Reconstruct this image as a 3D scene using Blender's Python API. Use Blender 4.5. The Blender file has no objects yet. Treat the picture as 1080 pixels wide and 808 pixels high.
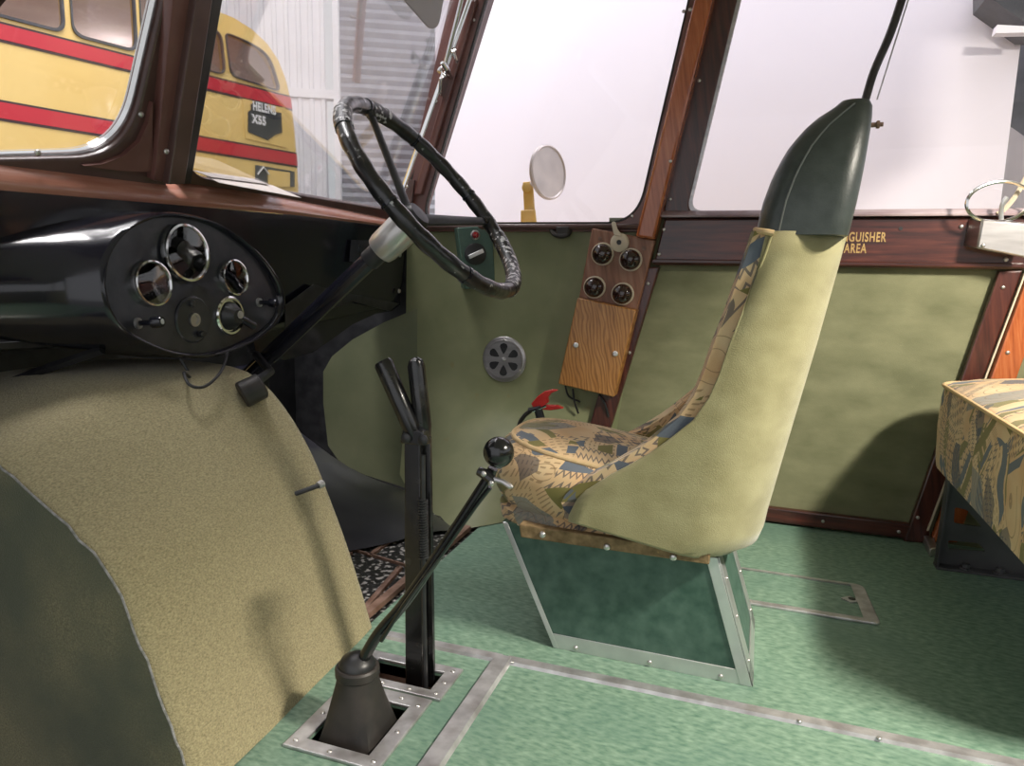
import bpy, math, random
from mathutils import Vector as V, Matrix as M
random.seed(7)
S = bpy.context.scene
COL = S.collection
PI = math.pi
# ------------------------------------------------------------------ camera model (fitted to the floor and wall lines)
F, CX, CY, EYE = 749.0, 540.0, 404.0, 0.9
_A = V((-1650 - CX, CY - 240, -F)); _B = V((805 - CX, CY - 290, -F))
_Y = _B.normalized(); _X = -_A.normalized(); _X = (_X - _Y * _X.dot(_Y)).normalized(); _Z = _X.cross(_Y)
C0 = V((0, 0, EYE))
def ray(px, py):
    d = V((px - CX, CY - py, -F)); return V((_X.dot(d), _Y.dot(d), _Z.dot(d)))
def onx(px, py, v): d = ray(px, py); return C0 + d * ((v - C0.x) / d.x)
def ony(px, py, v): d = ray(px, py); return C0 + d * ((v - C0.y) / d.y)
def onz(px, py, v): d = ray(px, py); return C0 + d * ((v - C0.z) / d.z)
def onp(px, py, p, n): d = ray(px, py); return C0 + d * (n.dot(p - C0) / n.dot(d))
W = 2.69                                         # inner face of the driver's side wall

# ------------------------------------------------------------------ mesh helpers
class MB:
    def __init__(s): s.v = []; s.f = []
    def add(s, vs, fs):
        o = len(s.v); s.v += [tuple(v) for v in vs]; s.f += [tuple(i + o for i in f) for f in fs]; return s
    def hexa(s, p):                              # 8 corners: bottom 4 then top 4
        return s.add(p, [(3,2,1,0),(4,5,6,7),(0,1,5,4),(1,2,6,5),(2,3,7,6),(3,0,4,7)])
    def box(s, lo, hi):
        a, b = lo, hi
        return s.hexa([(a[0],a[1],a[2]),(b[0],a[1],a[2]),(b[0],b[1],a[2]),(a[0],b[1],a[2]),(a[0],a[1],b[2]),(b[0],a[1],b[2]),(b[0],b[1],b[2]),(a[0],b[1],b[2])])
    def loft(s, rings, cap=True, closed=True):
        n = len(rings[0]); vs = [p for r in rings for p in r]; fs = []
        for i in range(len(rings) - 1):
            for j in range(n if closed else n - 1):
                k = (j + 1) % n
                fs.append((i*n+j, i*n+k, (i+1)*n+k, (i+1)*n+j))
        if cap and closed:
            fs.append(tuple(range(n-1, -1, -1))); fs.append(tuple((len(rings)-1)*n + j for j in range(n)))
        return s.add(vs, fs)
    def grid(s, rows): return s.loft(rows, False, False)
    def tube(s, pts, r, seg=12, cap=True, closed=False, flat=None):
        pts = [V(p) for p in pts]; n = len(pts); rr = r if isinstance(r, (list, tuple)) else [r]*n
        rings = []; up = None
        for i in range(n):
            if closed: t = pts[(i+1) % n] - pts[i-1]
            else: t = pts[min(i+1, n-1)] - pts[max(i-1, 0)]
            t.normalize()
            if up is None:
                up = V((0,0,1)) if abs(t.z) < .9 else V((0,1,0))
            a = t.cross(up).normalized(); b = a.cross(t).normalized(); up = b
            rings.append([pts[i] + (a*math.cos(2*PI*k/seg) + b*math.sin(2*PI*k/seg)) * rr[i] for k in range(seg)])
        if closed: rings.append(rings[0])
        return s.loft(rings, cap and not closed)
    def lathe(s, o, ax, prof, seg=24):
        o = V(o); ax = V(ax).normalized(); a = ax.cross(V((0,0,1)) if abs(ax.z) < .9 else V((1,0,0))).normalized(); b = ax.cross(a)
        return s.loft([[o + ax*h + (a*math.cos(2*PI*k/seg) + b*math.sin(2*PI*k/seg))*max(r, 1e-5) for k in range(seg)] for r, h in prof])
    def prism(s, pts, d):                        # planar polygon extruded by vector d
        pts = [V(p) for p in pts]; d = V(d)
        return s.loft([pts, [p + d for p in pts]])
def rounded(pts, r, n=6):                        # round the corners of a planar polygon of vectors
    out = []; N = len(pts); pts = [V(p) for p in pts]
    rs = r if isinstance(r, (list, tuple)) else [r]*N
    for i in range(N):
        p, a, b = pts[i], pts[i-1], pts[(i+1) % N]
        if rs[i] <= 0: out.append(p); continue
        da, db = (a-p), (b-p); k = min(rs[i], da.length*.49, db.length*.49)
        p0, p1 = p + da.normalized()*k, p + db.normalized()*k
        for j in range(n+1):
            t = j/n; out.append(p0*(1-t)**2 + p*2*t*(1-t)*1.0 + p1*t*t)
    return out
def smoothpath(pts, n=6):                        # Catmull-Rom
    P = [V(p) for p in pts]; P = [P[0]*2-P[1]] + P + [P[-1]*2-P[-2]]; out = []
    for i in range(1, len(P)-2):
        for j in range(n):
            t = j/n; a, b, c, d = P[i-1], P[i], P[i+1], P[i+2]
            out.append(.5*((2*b)+(c-a)*t+(2*a-5*b+4*c-d)*t*t+(3*b-a-3*c+d)*t**3))
    out.append(P[-2]); return out
def link(name, me, mat=None, parent=None, smooth=True, angle=35):
    o = bpy.data.objects.new(name, me); COL.objects.link(o)
    if mat and not me.materials: me.materials.append(mat)
    if smooth:
        me.polygons.foreach_set('use_smooth', [True]*len(me.polygons))
        me.set_sharp_from_angle(angle=math.radians(angle))
    if parent: put(o, parent)
    return o
def put(o, parent):
    o.parent = parent; o.matrix_parent_inverse = wm(parent).inverted()
def wm(o):
    if o.parent: return wm(o.parent) @ o.matrix_parent_inverse @ o.matrix_basis
    return o.matrix_basis.copy()
def obj(name, mb, mat, parent=None, bevel=0, subsurf=0, angle=35, fixn=True, label=None):
    import bmesh
    me = bpy.data.meshes.new(name); me.from_pydata(mb.v, [], mb.f); me.update()
    bm = bmesh.new(); bm.from_mesh(me)
    if fixn: bmesh.ops.recalc_face_normals(bm, faces=bm.faces[:])
    bm.to_mesh(me); bm.free()
    o = link(name, me, mat, parent, True, angle)
    if bevel:
        b = o.modifiers.new('bevel', 'BEVEL'); b.width = bevel; b.segments = 2; b.limit_method = 'ANGLE'; b.angle_limit = math.radians(40)
    if subsurf:
        m = o.modifiers.new('sub', 'SUBSURF'); m.levels = m.render_levels = subsurf
    if label: o['label'] = label
    return o
def plate(name, outs, d, mat, parent=None, bevel=0, U=None, label=None):
    """flat sheet with holes: outs = list of 3D loops in one plane (first the outline), thickened by vector d"""
    d = V(d); N = d.normalized(); o = V(outs[0][0]); th = d.length
    U = (V(U) if U else V(outs[0][1]) - o); U = (U - N*U.dot(N)).normalized(); Vv = N.cross(U)
    cu = bpy.data.curves.new(name, 'CURVE'); cu.dimensions = '2D'; cu.fill_mode = 'BOTH'; cu.extrude = th/2 - bevel
    cu.bevel_depth = bevel; cu.bevel_resolution = 1; cu.offset = -bevel
    for lp in outs:
        sp = cu.splines.new('POLY'); sp.points.add(len(lp)-1); sp.use_cyclic_u = True
        for q, p in zip(sp.points, lp):
            r = V(p) - o; q.co = (r.dot(U), r.dot(Vv), 0, 1)
    t = bpy.data.objects.new('t', cu); COL.objects.link(t)
    dg = bpy.context.evaluated_depsgraph_get(); me = bpy.data.meshes.new_from_object(t.evaluated_get(dg)); me.name = name
    bpy.data.objects.remove(t)
    mx = M((U, Vv, N)).transposed().to_4x4(); mx.translation = o + d*.5
    me.transform(mx); me.materials.clear(); me.update()
    ob = link(name, me, mat, parent, True, 30)
    if label: ob['label'] = label
    return ob
def thing(name, label, cat, loc, group=None):
    o = bpy.data.objects.new(name, None); COL.objects.link(o); o.location = loc; o.empty_display_size = .05
    o['label'] = label; o['category'] = cat
    if group: o['group'] = group
    return o
def tag(o, label, cat, group=None):
    o['label'] = label; o['category'] = cat
    if group: o['group'] = group
    return o
def st(o): o['kind'] = 'structure'; return o

# ------------------------------------------------------------------ materials
def newmat(name):
    m = bpy.data.materials.new(name); m.use_nodes = True
    nt = m.node_tree; b = nt.nodes['Principled BSDF']; return m, nt, b
def N(nt, t, **kw):
    n = nt.nodes.new(t)
    for k, v in kw.items():
        if k in n.inputs: n.inputs[k].default_value = v
        else: setattr(n, k, v)
    return n
def coord(nt, scale=(1,1,1), rot=(0,0,0), kind='Object'):
    tc = N(nt, 'ShaderNodeTexCoord'); mp = N(nt, 'ShaderNodeMapping'); mp.inputs['Scale'].default_value = scale; mp.inputs['Rotation'].default_value = rot
    nt.links.new(tc.outputs[kind], mp.inputs['Vector']); return mp.outputs[0]
def ramp(nt, fac, stops):
    r = N(nt, 'ShaderNodeValToRGB'); e = r.color_ramp.elements
    while len(e) < len(stops): e.new(.5)
    for q, (p, c) in zip(e, stops): q.position = p; q.color = (*c, 1)
    nt.links.new(fac, r.inputs[0]); return r.outputs[0]
def mat(name, c1, c2=None, rough=.5, metal=0, scale=8, stretch=(1,1,1), rot=(0,0,0), detail=4, bump=0, bscale=None, coat=0, sheen=0, spec=.5, lo=.35, hi=.65, r2=None, big=None):
    m, nt, b = newmat(name); b.inputs['Roughness'].default_value = rough; b.inputs['Metallic'].default_value = metal
    b.inputs['Coat Weight'].default_value = coat; b.inputs['Coat Roughness'].default_value = .08
    b.inputs['Sheen Weight'].default_value = sheen; b.inputs['Specular IOR Level'].default_value = spec
    b.inputs['Base Color'].default_value = (*c1, 1)
    if c2:
        v = coord(nt, stretch, rot); n = N(nt, 'ShaderNodeTexNoise', Scale=scale, Detail=detail); nt.links.new(v, n.inputs['Vector'])
        col = ramp(nt, n.outputs[0], [(lo, c1), (hi, c2)])
        if big:                                   # large soft blotches of a third colour (wear, dirt)
            n3 = N(nt, 'ShaderNodeTexNoise', Scale=big[1], Detail=3.0); nt.links.new(coord(nt), n3.inputs['Vector'])
            mr = N(nt, 'ShaderNodeMapRange'); mr.inputs[1].default_value = big[2]; mr.inputs[2].default_value = big[3]
            nt.links.new(n3.outputs[0], mr.inputs[0])
            mx = N(nt, 'ShaderNodeMix', data_type='RGBA'); nt.links.new(mr.outputs[0], mx.inputs[0]); nt.links.new(col, mx.inputs[6]); mx.inputs[7].default_value = (*big[0], 1)
            col = mx.outputs[2]
        nt.links.new(col, b.inputs['Base Color'])
        if r2 is not None:
            mr = N(nt, 'ShaderNodeMapRange'); mr.inputs[1].default_value = lo; mr.inputs[2].default_value = hi; mr.inputs[3].default_value = rough; mr.inputs[4].default_value = r2
            nt.links.new(n.outputs[0], mr.inputs[0]); nt.links.new(mr.outputs[0], b.inputs['Roughness'])
    if bump:
        v2 = coord(nt, stretch, rot); n2 = N(nt, 'ShaderNodeTexNoise', Scale=bscale or scale*3, Detail=3.0); nt.links.new(v2, n2.inputs['Vector'])
        bp = N(nt, 'ShaderNodeBump', Strength=bump, Distance=.004); nt.links.new(n2.outputs[0], bp.inputs['Height']); nt.links.new(bp.outputs[0], b.inputs['Normal'])
    return m
def wood(name, c1, c2, c3, along='x', scale=5, rough=.3, coat=.3, lean=0, wav=0):
    m, nt, b = newmat(name); b.inputs['Roughness'].default_value = rough; b.inputs['Coat Weight'].default_value = coat; b.inputs['Coat Roughness'].default_value = .15
    st_ = {'x': (.07,1,1), 'y': (1,.07,1), 'z': (1,1,.07)}[along]
    v = coord(nt, (1,1,1), (0, lean, 0)); mp = N(nt, 'ShaderNodeMapping'); mp.inputs['Scale'].default_value = st_; nt.links.new(v, mp.inputs[0])
    n = N(nt, 'ShaderNodeTexNoise', Scale=scale*16, Detail=5.0, Roughness=.6); nt.links.new(mp.outputs[0], n.inputs['Vector'])
    col = ramp(nt, n.outputs[0], [(.3, c1), (.5, c2), (.72, c3)])
    if wav:
        w = N(nt, 'ShaderNodeTexWave', Scale=wav, Distortion=9.0, Detail=1.5); w.inputs['Detail Scale'].default_value = 1.1
        mp2 = N(nt, 'ShaderNodeMapping'); mp2.inputs['Scale'].default_value = tuple(.35 if q < .5 else 1 for q in st_); nt.links.new(v, mp2.inputs[0]); nt.links.new(mp2.outputs[0], w.inputs['Vector'])
        mx = N(nt, 'ShaderNodeMix', data_type='RGBA'); mx.blend_type = 'MULTIPLY'; mx.inputs[0].default_value = .55
        nt.links.new(col, mx.inputs[6]); nt.links.new(ramp(nt, w.outputs[1], [(.15, (.38,.3,.22)), (.5, (1,1,1))]), mx.inputs[7]); col = mx.outputs[2]
    nt.links.new(col, b.inputs['Base Color'])
    bp = N(nt, 'ShaderNodeBump', Strength=.08, Distance=.002); nt.links.new(n.outputs[0], bp.inputs['Height']); nt.links.new(bp.outputs[0], b.inputs['Normal'])
    return m
def glass(name, tint=(1,1,1), refl=1.0):
    m, nt, b = newmat(name); nt.nodes.remove(b); out = nt.nodes['Material Output']
    t = N(nt, 'ShaderNodeBsdfTransparent'); t.inputs[0].default_value = (*tint, 1); g = N(nt, 'ShaderNodeBsdfGlossy'); g.inputs['Roughness'].default_value = .02
    fr = N(nt, 'ShaderNodeFresnel'); fr.inputs[0].default_value = 1.45
    ml = N(nt, 'ShaderNodeMath', operation='MULTIPLY'); ml.inputs[1].default_value = .6*refl; nt.links.new(fr.outputs[0], ml.inputs[0])
    mx = N(nt, 'ShaderNodeMixShader'); nt.links.new(ml.outputs[0], mx.inputs[0]); nt.links.new(t.outputs[0], mx.inputs[1]); nt.links.new(g.outputs[0], mx.inputs[2]); nt.links.new(mx.outputs[0], out.inputs[0])
    return m
def art_deco(name, VS=9.5, ringf=4.2, ringw=.07, ringc=.35, F=1.0):
    """patterned moquette: fans, zigzags and bands of olive, blue, grey on peach, turned differently in each patch"""
    m, nt, b = newmat(name); L = nt.links.new
    b.inputs['Roughness'].default_value = .85; b.inputs['Sheen Weight'].default_value = .15; b.inputs['Specular IOR Level'].default_value = .15
    co = coord(nt)
    nz = N(nt, 'ShaderNodeTexNoise', Scale=5.0, Detail=1.0); L(co, nz.inputs['Vector'])
    sub = N(nt, 'ShaderNodeVectorMath', operation='SUBTRACT'); L(nz.outputs['Color'], sub.inputs[0]); sub.inputs[1].default_value = (.5,.5,.5)
    sc = N(nt, 'ShaderNodeVectorMath', operation='SCALE'); sc.inputs['Scale'].default_value = .10; L(sub.outputs[0], sc.inputs[0])
    wp = N(nt, 'ShaderNodeVectorMath', operation='ADD'); L(co, wp.inputs[0]); L(sc.outputs[0], wp.inputs[1])
    mp = N(nt, 'ShaderNodeMapping'); mp.inputs['Rotation'].default_value = (.5,.3,.6); mp.inputs['Scale'].default_value = (1.0,1.7,1.0); L(wp.outputs[0], mp.inputs[0])
    vo = N(nt, 'ShaderNodeTexVoronoi', Scale=VS); L(mp.outputs[0], vo.inputs['Vector'])
    sp = N(nt, 'ShaderNodeSeparateColor'); L(vo.outputs['Color'], sp.inputs[0])
    def math_(op, a, bb=None, c=None):
        n = N(nt, 'ShaderNodeMath', operation=op)
        for i, q in enumerate((a, bb, c)):
            if q is None: continue
            if isinstance(q, (int, float)): n.inputs[i].default_value = q
            else: L(q, n.inputs[i])
        return n.outputs[0]
    ang = math_('MULTIPLY', sp.outputs[0], 6.283)
    vr = N(nt, 'ShaderNodeVectorRotate', rotation_type='AXIS_ANGLE'); ax = V((.6,-.5,.62)).normalized(); vr.inputs['Axis'].default_value = ax; L(ang, vr.inputs['Angle']); L(wp.outputs[0], vr.inputs['Vector'])
    e1 = ax.cross(V((0,0,1))).normalized(); e2 = ax.cross(e1)
    def dot(e):
        n = N(nt, 'ShaderNodeVectorMath', operation='DOT_PRODUCT'); L(vr.outputs[0], n.inputs[0]); n.inputs[1].default_value = e; return n.outputs['Value']
    u, v = dot(e1), dot(e2)
    def mix(fac, c_a, col, amt=1):
        n = N(nt, 'ShaderNodeMix', data_type='RGBA')
        if amt != 1: fac = math_('MULTIPLY', fac, amt)
        L(fac, n.inputs[0]); L(c_a, n.inputs[6])
        if isinstance(col, tuple): n.inputs[7].default_value = (*col, 1)
        else: L(col, n.inputs[7])
        return n.outputs[2]
    peach, cream, navy, olive, blue, brown = (.60,.385,.205), (.66,.50,.30), (.06,.065,.085), (.20,.175,.06), (.125,.145,.175), (.20,.12,.06)
    grey = (.24,.24,.22)
    nb = N(nt, 'ShaderNodeTexNoise', Scale=11.0, Detail=2.0); L(co, nb.inputs['Vector'])
    base = ramp(nt, nb.outputs[0], [(.35, peach), (.65, cream)])
    # fine rows of ticks
    tick = math_('MULTIPLY', math_('LESS_THAN', math_('FRACT', math_('MULTIPLY', v, 95)), .32), math_('LESS_THAN', math_('FRACT', math_('MULTIPLY', u, 55)), .6))
    col = mix(math_('MULTIPLY', tick, math_('LESS_THAN', sp.outputs[1], .30)), base, brown, .6)
    # zigzags
    zz = math_('ADD', math_('MULTIPLY', v, 42), math_('PINGPONG', math_('MULTIPLY', u, 85), .55))
    zig = math_('LESS_THAN', math_('FRACT', zz), .28)
    col = mix(math_('MULTIPLY', zig, math_('GREATER_THAN', sp.outputs[1], .52)), col, navy, .75)
    # broad bands
    fb = math_('FRACT', math_('MULTIPLY', v, 11)); band = math_('MULTIPLY', math_('GREATER_THAN', sp.outputs[2], .60), math_('LESS_THAN', math_('PINGPONG', math_('MULTIPLY', u, 9), 1), math_('ADD', .25, math_('PINGPONG', math_('MULTIPLY', v, 6), .8))))
    col = mix(math_('MULTIPLY', math_('LESS_THAN', fb, .34), band), col, olive)
    col = mix(math_('MULTIPLY', math_('MULTIPLY', math_('GREATER_THAN', fb, .42), math_('LESS_THAN', fb, .66)), band), col, blue)
    col = mix(math_('MULTIPLY', math_('LESS_THAN', sp.outputs[2], .10), 1), col, grey, .85)
    # pointed wedges of olive and grey blue laid over the bands
    mp2 = N(nt, 'ShaderNodeMapping'); mp2.inputs['Rotation'].default_value = (.2,.9,1.1); mp2.inputs['Scale'].default_value = (1.0,2.6,1.2); L(wp.outputs[0], mp2.inputs[0])
    v2 = N(nt, 'ShaderNodeTexVoronoi', Scale=VS*1.15); L(mp2.outputs[0], v2.inputs['Vector']); s2 = N(nt, 'ShaderNodeSeparateColor'); L(v2.outputs['Color'], s2.inputs[0])
    stripe = math_('GREATER_THAN', math_('FRACT', math_('MULTIPLY', u, 60)), .25)
    col = mix(math_('MULTIPLY', math_('LESS_THAN', s2.outputs[0], .10), stripe), col, olive, .9)
    col = mix(math_('MULTIPLY', math_('GREATER_THAN', s2.outputs[0], .91), stripe), col, blue, .9)
    col = mix(math_('LESS_THAN', s2.outputs[1], .07), col, navy, .7)
    # fan ribs around each patch centre
    d = vo.outputs['Distance']
    ring = math_('LESS_THAN', math_('FRACT', math_('MULTIPLY', d, ringf)), ringw)
    col = mix(math_('MULTIPLY', ring, math_('LESS_THAN', sp.outputs[2], ringc)), col, brown, .6)
    L(col, b.inputs['Base Color'])
    n2 = N(nt, 'ShaderNodeTexNoise', Scale=700.0); L(co, n2.inputs['Vector']); bp = N(nt, 'ShaderNodeBump', Strength=.25, Distance=.002); L(n2.outputs[0], bp.inputs['Height']); L(bp.outputs[0], b.inputs['Normal'])
    return m
K = {}
K['lino'] = mat('green linoleum', (.07,.15,.105), (.26,.37,.28), .42, scale=75, stretch=(.6,1.4,1), rot=(0,0,.45), detail=10, lo=.26, hi=.78, bump=.05, spec=.4, big=((.10,.185,.145), 3, .5, .8))
K['lino_dark'] = mat('dark green linoleum', (.030,.075,.055), (.085,.15,.12), .4, scale=28, detail=8, bump=.08, lo=.3, hi=.72)
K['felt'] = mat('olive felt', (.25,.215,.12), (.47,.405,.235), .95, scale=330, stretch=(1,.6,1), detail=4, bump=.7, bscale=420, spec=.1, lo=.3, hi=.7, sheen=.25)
K['felt_shaded'] = mat('shaded green felt', (.15,.145,.085), (.30,.275,.155), .95, scale=300, detail=4, bump=.7, bscale=420, spec=.1, lo=.3, hi=.72, sheen=.15, big=((.12,.13,.085), 4, .45, .7))  # the cover felt again, darkened in colour to stand for its unlit side
K['moquette'] = mat('green moquette', (.255,.23,.115), (.35,.32,.175), .85, scale=14, stretch=(1,1,1.4), detail=8, bump=.25, bscale=420, spec=.15, sheen=.35, lo=.3, hi=.72)
K['wallcloth'] = mat('green wall cloth', (.145,.15,.083), (.225,.225,.132), .8, scale=9, stretch=(.8,1,1.6), detail=9, bump=.2, bscale=300, spec=.2, sheen=.1, lo=.3, hi=.7)
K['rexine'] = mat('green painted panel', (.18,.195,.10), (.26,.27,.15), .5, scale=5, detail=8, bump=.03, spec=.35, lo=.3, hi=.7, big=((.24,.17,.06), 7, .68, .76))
K['deco'] = art_deco('patterned moquette'); K['deco2'] = art_deco('feather patterned moquette', 6.0, 6.5, .10, .6)
K['piping'] = mat('cream piping', (.55,.38,.19), (.62,.45,.25), .7, scale=60)
K['leather'] = mat('dark green leather', (.028,.036,.032), (.045,.055,.05), .38, scale=30, bump=.12, bscale=260)
K['mahog'] = wood('mahogany', (.022,.006,.005), (.06,.014,.010), (.12,.030,.018), 'x', 4, .28, .4)
K['mahog_v'] = wood('upright mahogany', (.025,.007,.006), (.062,.016,.012), (.11,.03,.02), 'z', 4, .3, .35, lean=.16)
K['frame'] = mat('painted brown frame', (.12,.045,.038), (.19,.085,.072), .35, scale=6, detail=5, coat=.2)
K['frame_dark'] = mat('dark brown frame', (.07,.035,.03), (.11,.06,.053), .3, scale=6, coat=.2)
K['orange'] = wood('varnished orange wood', (.26,.060,.018), (.40,.105,.032), (.50,.17,.06), 'z', 5, .25, .5, lean=.16)
K['ledge'] = wood('varnished ledge wood', (.33,.125,.085), (.44,.195,.14), (.54,.30,.23), 'y', 3, .22, .6)
K['oak'] = wood('oak', (.30,.125,.028), (.42,.19,.05), (.50,.25,.08), 'z', 6, .35, .25, lean=.17, wav=24)
K['board'] = wood('worn brown board', (.15,.06,.033), (.27,.12,.07), (.36,.20,.13), 'z', 3, .5, .1, lean=.17)
K['black'] = mat('black enamel', (.007,.007,.013), (.012,.012,.019), .17, scale=5, coat=.35, bump=.02, bscale=6)
K['blackdull'] = mat('dull black paint', (.012,.012,.014), (.03,.03,.032), .4, scale=20, bump=.05)
K['instr'] = mat('instrument face', (.022,.022,.030), (.043,.043,.054), .26, scale=12, bump=.03)
K['rubber'] = mat('black rubber', (.016,.014,.013), (.04,.032,.028), .5, scale=18, bump=.1)
K['leverblack'] = mat('worn black lever paint', (.008,.008,.009), (.03,.028,.026), .25, scale=25, lo=.5, hi=.75, coat=.3)
K['wrap'] = mat('black rim wrap', (.008,.008,.009), (.022,.021,.022), .28, scale=30, bump=.35, bscale=60, coat=.3, big=((.55,.54,.55), 55, .66, .72))
K['alu'] = mat('worn aluminium', (.46,.45,.46), (.66,.65,.66), .42, metal=.75, scale=25, detail=6, bump=.05, big=((.30,.27,.27), 14, .5, .8))
K['alu_clean'] = mat('aluminium', (.60,.60,.61), (.72,.72,.72), .35, metal=.8, scale=12)
K['chrome'] = mat('chrome', (.78,.78,.78), None, .12, metal=1)
K['steel'] = mat('brushed steel', (.40,.38,.38), (.52,.50,.50), .35, metal=.9, scale=8, stretch=(1,1,6))
K['screw'] = mat('screw steel', (.62,.60,.58), None, .3, metal=.9)
K['rust'] = mat('rusty brown metal', (.14,.075,.05), (.27,.17,.13), .6, scale=22, bump=.2, metal=.2)
K['grime'] = mat('chipped black tread plate', (.010,.010,.010), (.42,.40,.38), .4, scale=60, detail=5, bump=.5, bscale=80, lo=.54, hi=.62)
K['hump'] = mat('glossy black metal', (.018,.018,.024), (.035,.035,.042), .28, scale=6, bump=.08, bscale=9, coat=.25)
K['bakelite'] = mat('brown bakelite', (.020,.008,.006), (.035,.014,.01), .12, scale=10, coat=.5)
K['cream'] = mat('cream plastic', (.62,.53,.40), None, .35)
K['redlamp'] = mat('red lens', (.25,.006,.012), None, .1, coat=.6)
K['red'] = mat('red paint', (.55,.012,.014), (.62,.03,.025), .3, scale=10, coat=.3)
K['boxgreen'] = mat('dark green painted steel', (.045,.095,.075), (.065,.12,.095), .4, scale=14)
K['gold'] = mat('gold lettering', (.50,.33,.12), (.36,.22,.08), .5, scale=80)
K['dial'] = mat('dark dial', (.03,.03,.034), (.05,.05,.055), .3, scale=15)
K['dialmark'] = mat('dial markings', (.6,.6,.6), None, .5)
K['yellow'] = mat('yellow bus paint', (.80,.55,.17), (.84,.60,.21), .3, scale=2, coat=.4)
K['busred'] = mat('red stripe paint', (.55,.02,.035), None, .35, coat=.2)
K['busline'] = mat('dark lining', (.06,.03,.03), None, .5)
K['white_txt'] = mat('white letters', (.8,.8,.78), None, .6)
K['signblack'] = mat('dark destination board', (.035,.037,.04), (.05,.05,.055), .5, scale=8)
K['interior'] = mat('bus interior lining', (.66,.56,.52), (.74,.64,.60), .7, scale=4)
K['sheet'] = mat('white wall sheet', (.83,.79,.88), (.86,.82,.91), .7, scale=1.2)
K['cladding'] = mat('white cladding', (.78,.76,.80), (.84,.82,.86), .5, scale=3)
K['roller'] = mat('grey roller slats', (.34,.34,.38), (.42,.42,.46), .5, scale=4)
K['greypaint'] = mat('grey paint', (.30,.28,.29), (.36,.33,.34), .5, scale=6)
K['darkgrey'] = mat('dark grey steel', (.05,.05,.055), (.09,.09,.10), .5, scale=6)
K['concrete'] = mat('hangar concrete', (.30,.29,.28), (.42,.41,.40), .7, scale=4)
K['paper'] = mat('printed card', (.62,.55,.52), (.70,.64,.60), .6, scale=60)
K['mirrorback'] = mat('weathered mirror shell', (.62,.56,.55), (.75,.68,.66), .4, metal=.3, scale=10)
K['mirror'] = mat('mirror', (.9,.9,.92), None, .02, metal=1)
K['yellowarm'] = mat('yellow bracket paint', (.72,.48,.12), (.80,.57,.2), .4, scale=15)
K['glass'] = glass('window glass'); K['dialglass'] = glass('dial glass', (.9,.9,.92), 5); K['busglass'] = glass('bus glass', (.85,.82,.84), 1.0)
K['plyedge'] = mat('worn plywood edge', (.13,.085,.035), (.30,.2,.1), .8, scale=40, bump=.3)
K['seam'] = mat('grey felt edge', (.20,.20,.18), (.38,.37,.36), .9, scale=90, bump=.5)
K['visor'] = mat('grey visor', (.36,.34,.34), None, .5)

# ------------------------------------------------------------------ screws (one mesh, many linked parts)
def screw_mesh():
    mb = MB().lathe((0,0,0), (0,0,1), [(1,-.3),(1,.1),(.8,.35),(.4,.5),(0.01,.52)], 12)
    me = bpy.data.meshes.new('screw'); me.from_pydata(mb.v, [], mb.f); me.materials.append(K['screw'])
    me.polygons.foreach_set('use_smooth', [True]*len(me.polygons)); return me
SCREW = screw_mesh()
def screw(p, n, parent, r=.006, name='screw'):
    o = bpy.data.objects.new(name, SCREW); COL.objects.link(o)
    o.matrix_basis = M.Translation(V(p)) @ V(n).to_track_quat('Z', 'Y').to_matrix().to_4x4() @ M.Scale(r, 4)
    if parent: put(o, parent)
    return o
def text(name, body, p, right, up, size, mat_, parent, sx=1, bold=0, depth=.0006):
    cu = bpy.data.curves.new(name, 'FONT'); cu.body = body; cu.size = size; cu.align_x = 'CENTER'; cu.align_y = 'CENTER'; cu.offset = bold; cu.extrude = depth; cu.space_character = 1.15
    t = bpy.data.objects.new('t', cu); COL.objects.link(t)
    me = bpy.data.meshes.new_from_object(t.evaluated_get(bpy.context.evaluated_depsgraph_get())); bpy.data.objects.remove(t)
    r, u = V(right).normalized(), V(up).normalized(); mx = M((r*sx, u, r.cross(u))).transposed().to_4x4(); mx.translation = V(p)
    me.transform(mx); me.name = name; me.materials.clear(); me.materials.append(mat_)
    o = bpy.data.objects.new(name, me); COL.objects.link(o)
    if parent: put(o, parent)
    return o
def rect3(lo, hi, z): return [V((lo[0],lo[1],z)), V((hi[0],lo[1],z)), V((hi[0],hi[1],z)), V((lo[0],hi[1],z))]

# ================================================================== FLOOR
BIGI = ((-.762,1.043), (-.627,1.202)); SMI = ((-.775,1.272), (-.612,1.342))
st(plate('floor', [rect3((-.885,-.6), (2.6,2.72), -.03), rect3(*BIGI, -.03), rect3(*SMI, -.03)], (0,0,.03), K['lino'], U=(1,0,0)))
for (lo, hi), dz in ((BIGI, -.06), (SMI, -.14)):
    m = MB(); a, b = lo, hi
    m.add(rect3(lo, hi, -.005) + rect3(lo, hi, dz), [(0,1,5,4),(1,2,6,5),(2,3,7,6),(3,0,4,7),(4,5,6,7)])
    st(obj('trim_well', m, K['rust'], fixn=False))
def strip(name, a, b, w, h=.007, mat_=K['alu']):        # flat worn aluminium strip with chamfered edges along a->b, w to its left
    a, b = V(a), V(b); t = (b-a).normalized(); s = V((-t.y,t.x,0))
    sec = [(0,0),(.12*w,h),(.88*w,h),(w,0)]
    return st(obj(name, MB().loft([[p + s*q + V((0,0,z)) for q, z in sec] for p in (a, b)]), mat_))
s1 = strip('trim_1', (-.83,1.433,0), (-.515,1.433,0), .032); s1b = strip('trim_2', (-.50,1.433,0), (2.5,1.452,0), .032)
s2 = strip('trim_3', (-.487,-.6,0), (-.487,1.455,0), .047, .009)
for px, py in ((540,698.7), (843,761), (927,779)):
    p = onz(px, py, .006); screw((p.x, p.y, .007), (0,0,1), s1b, .005)
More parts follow.
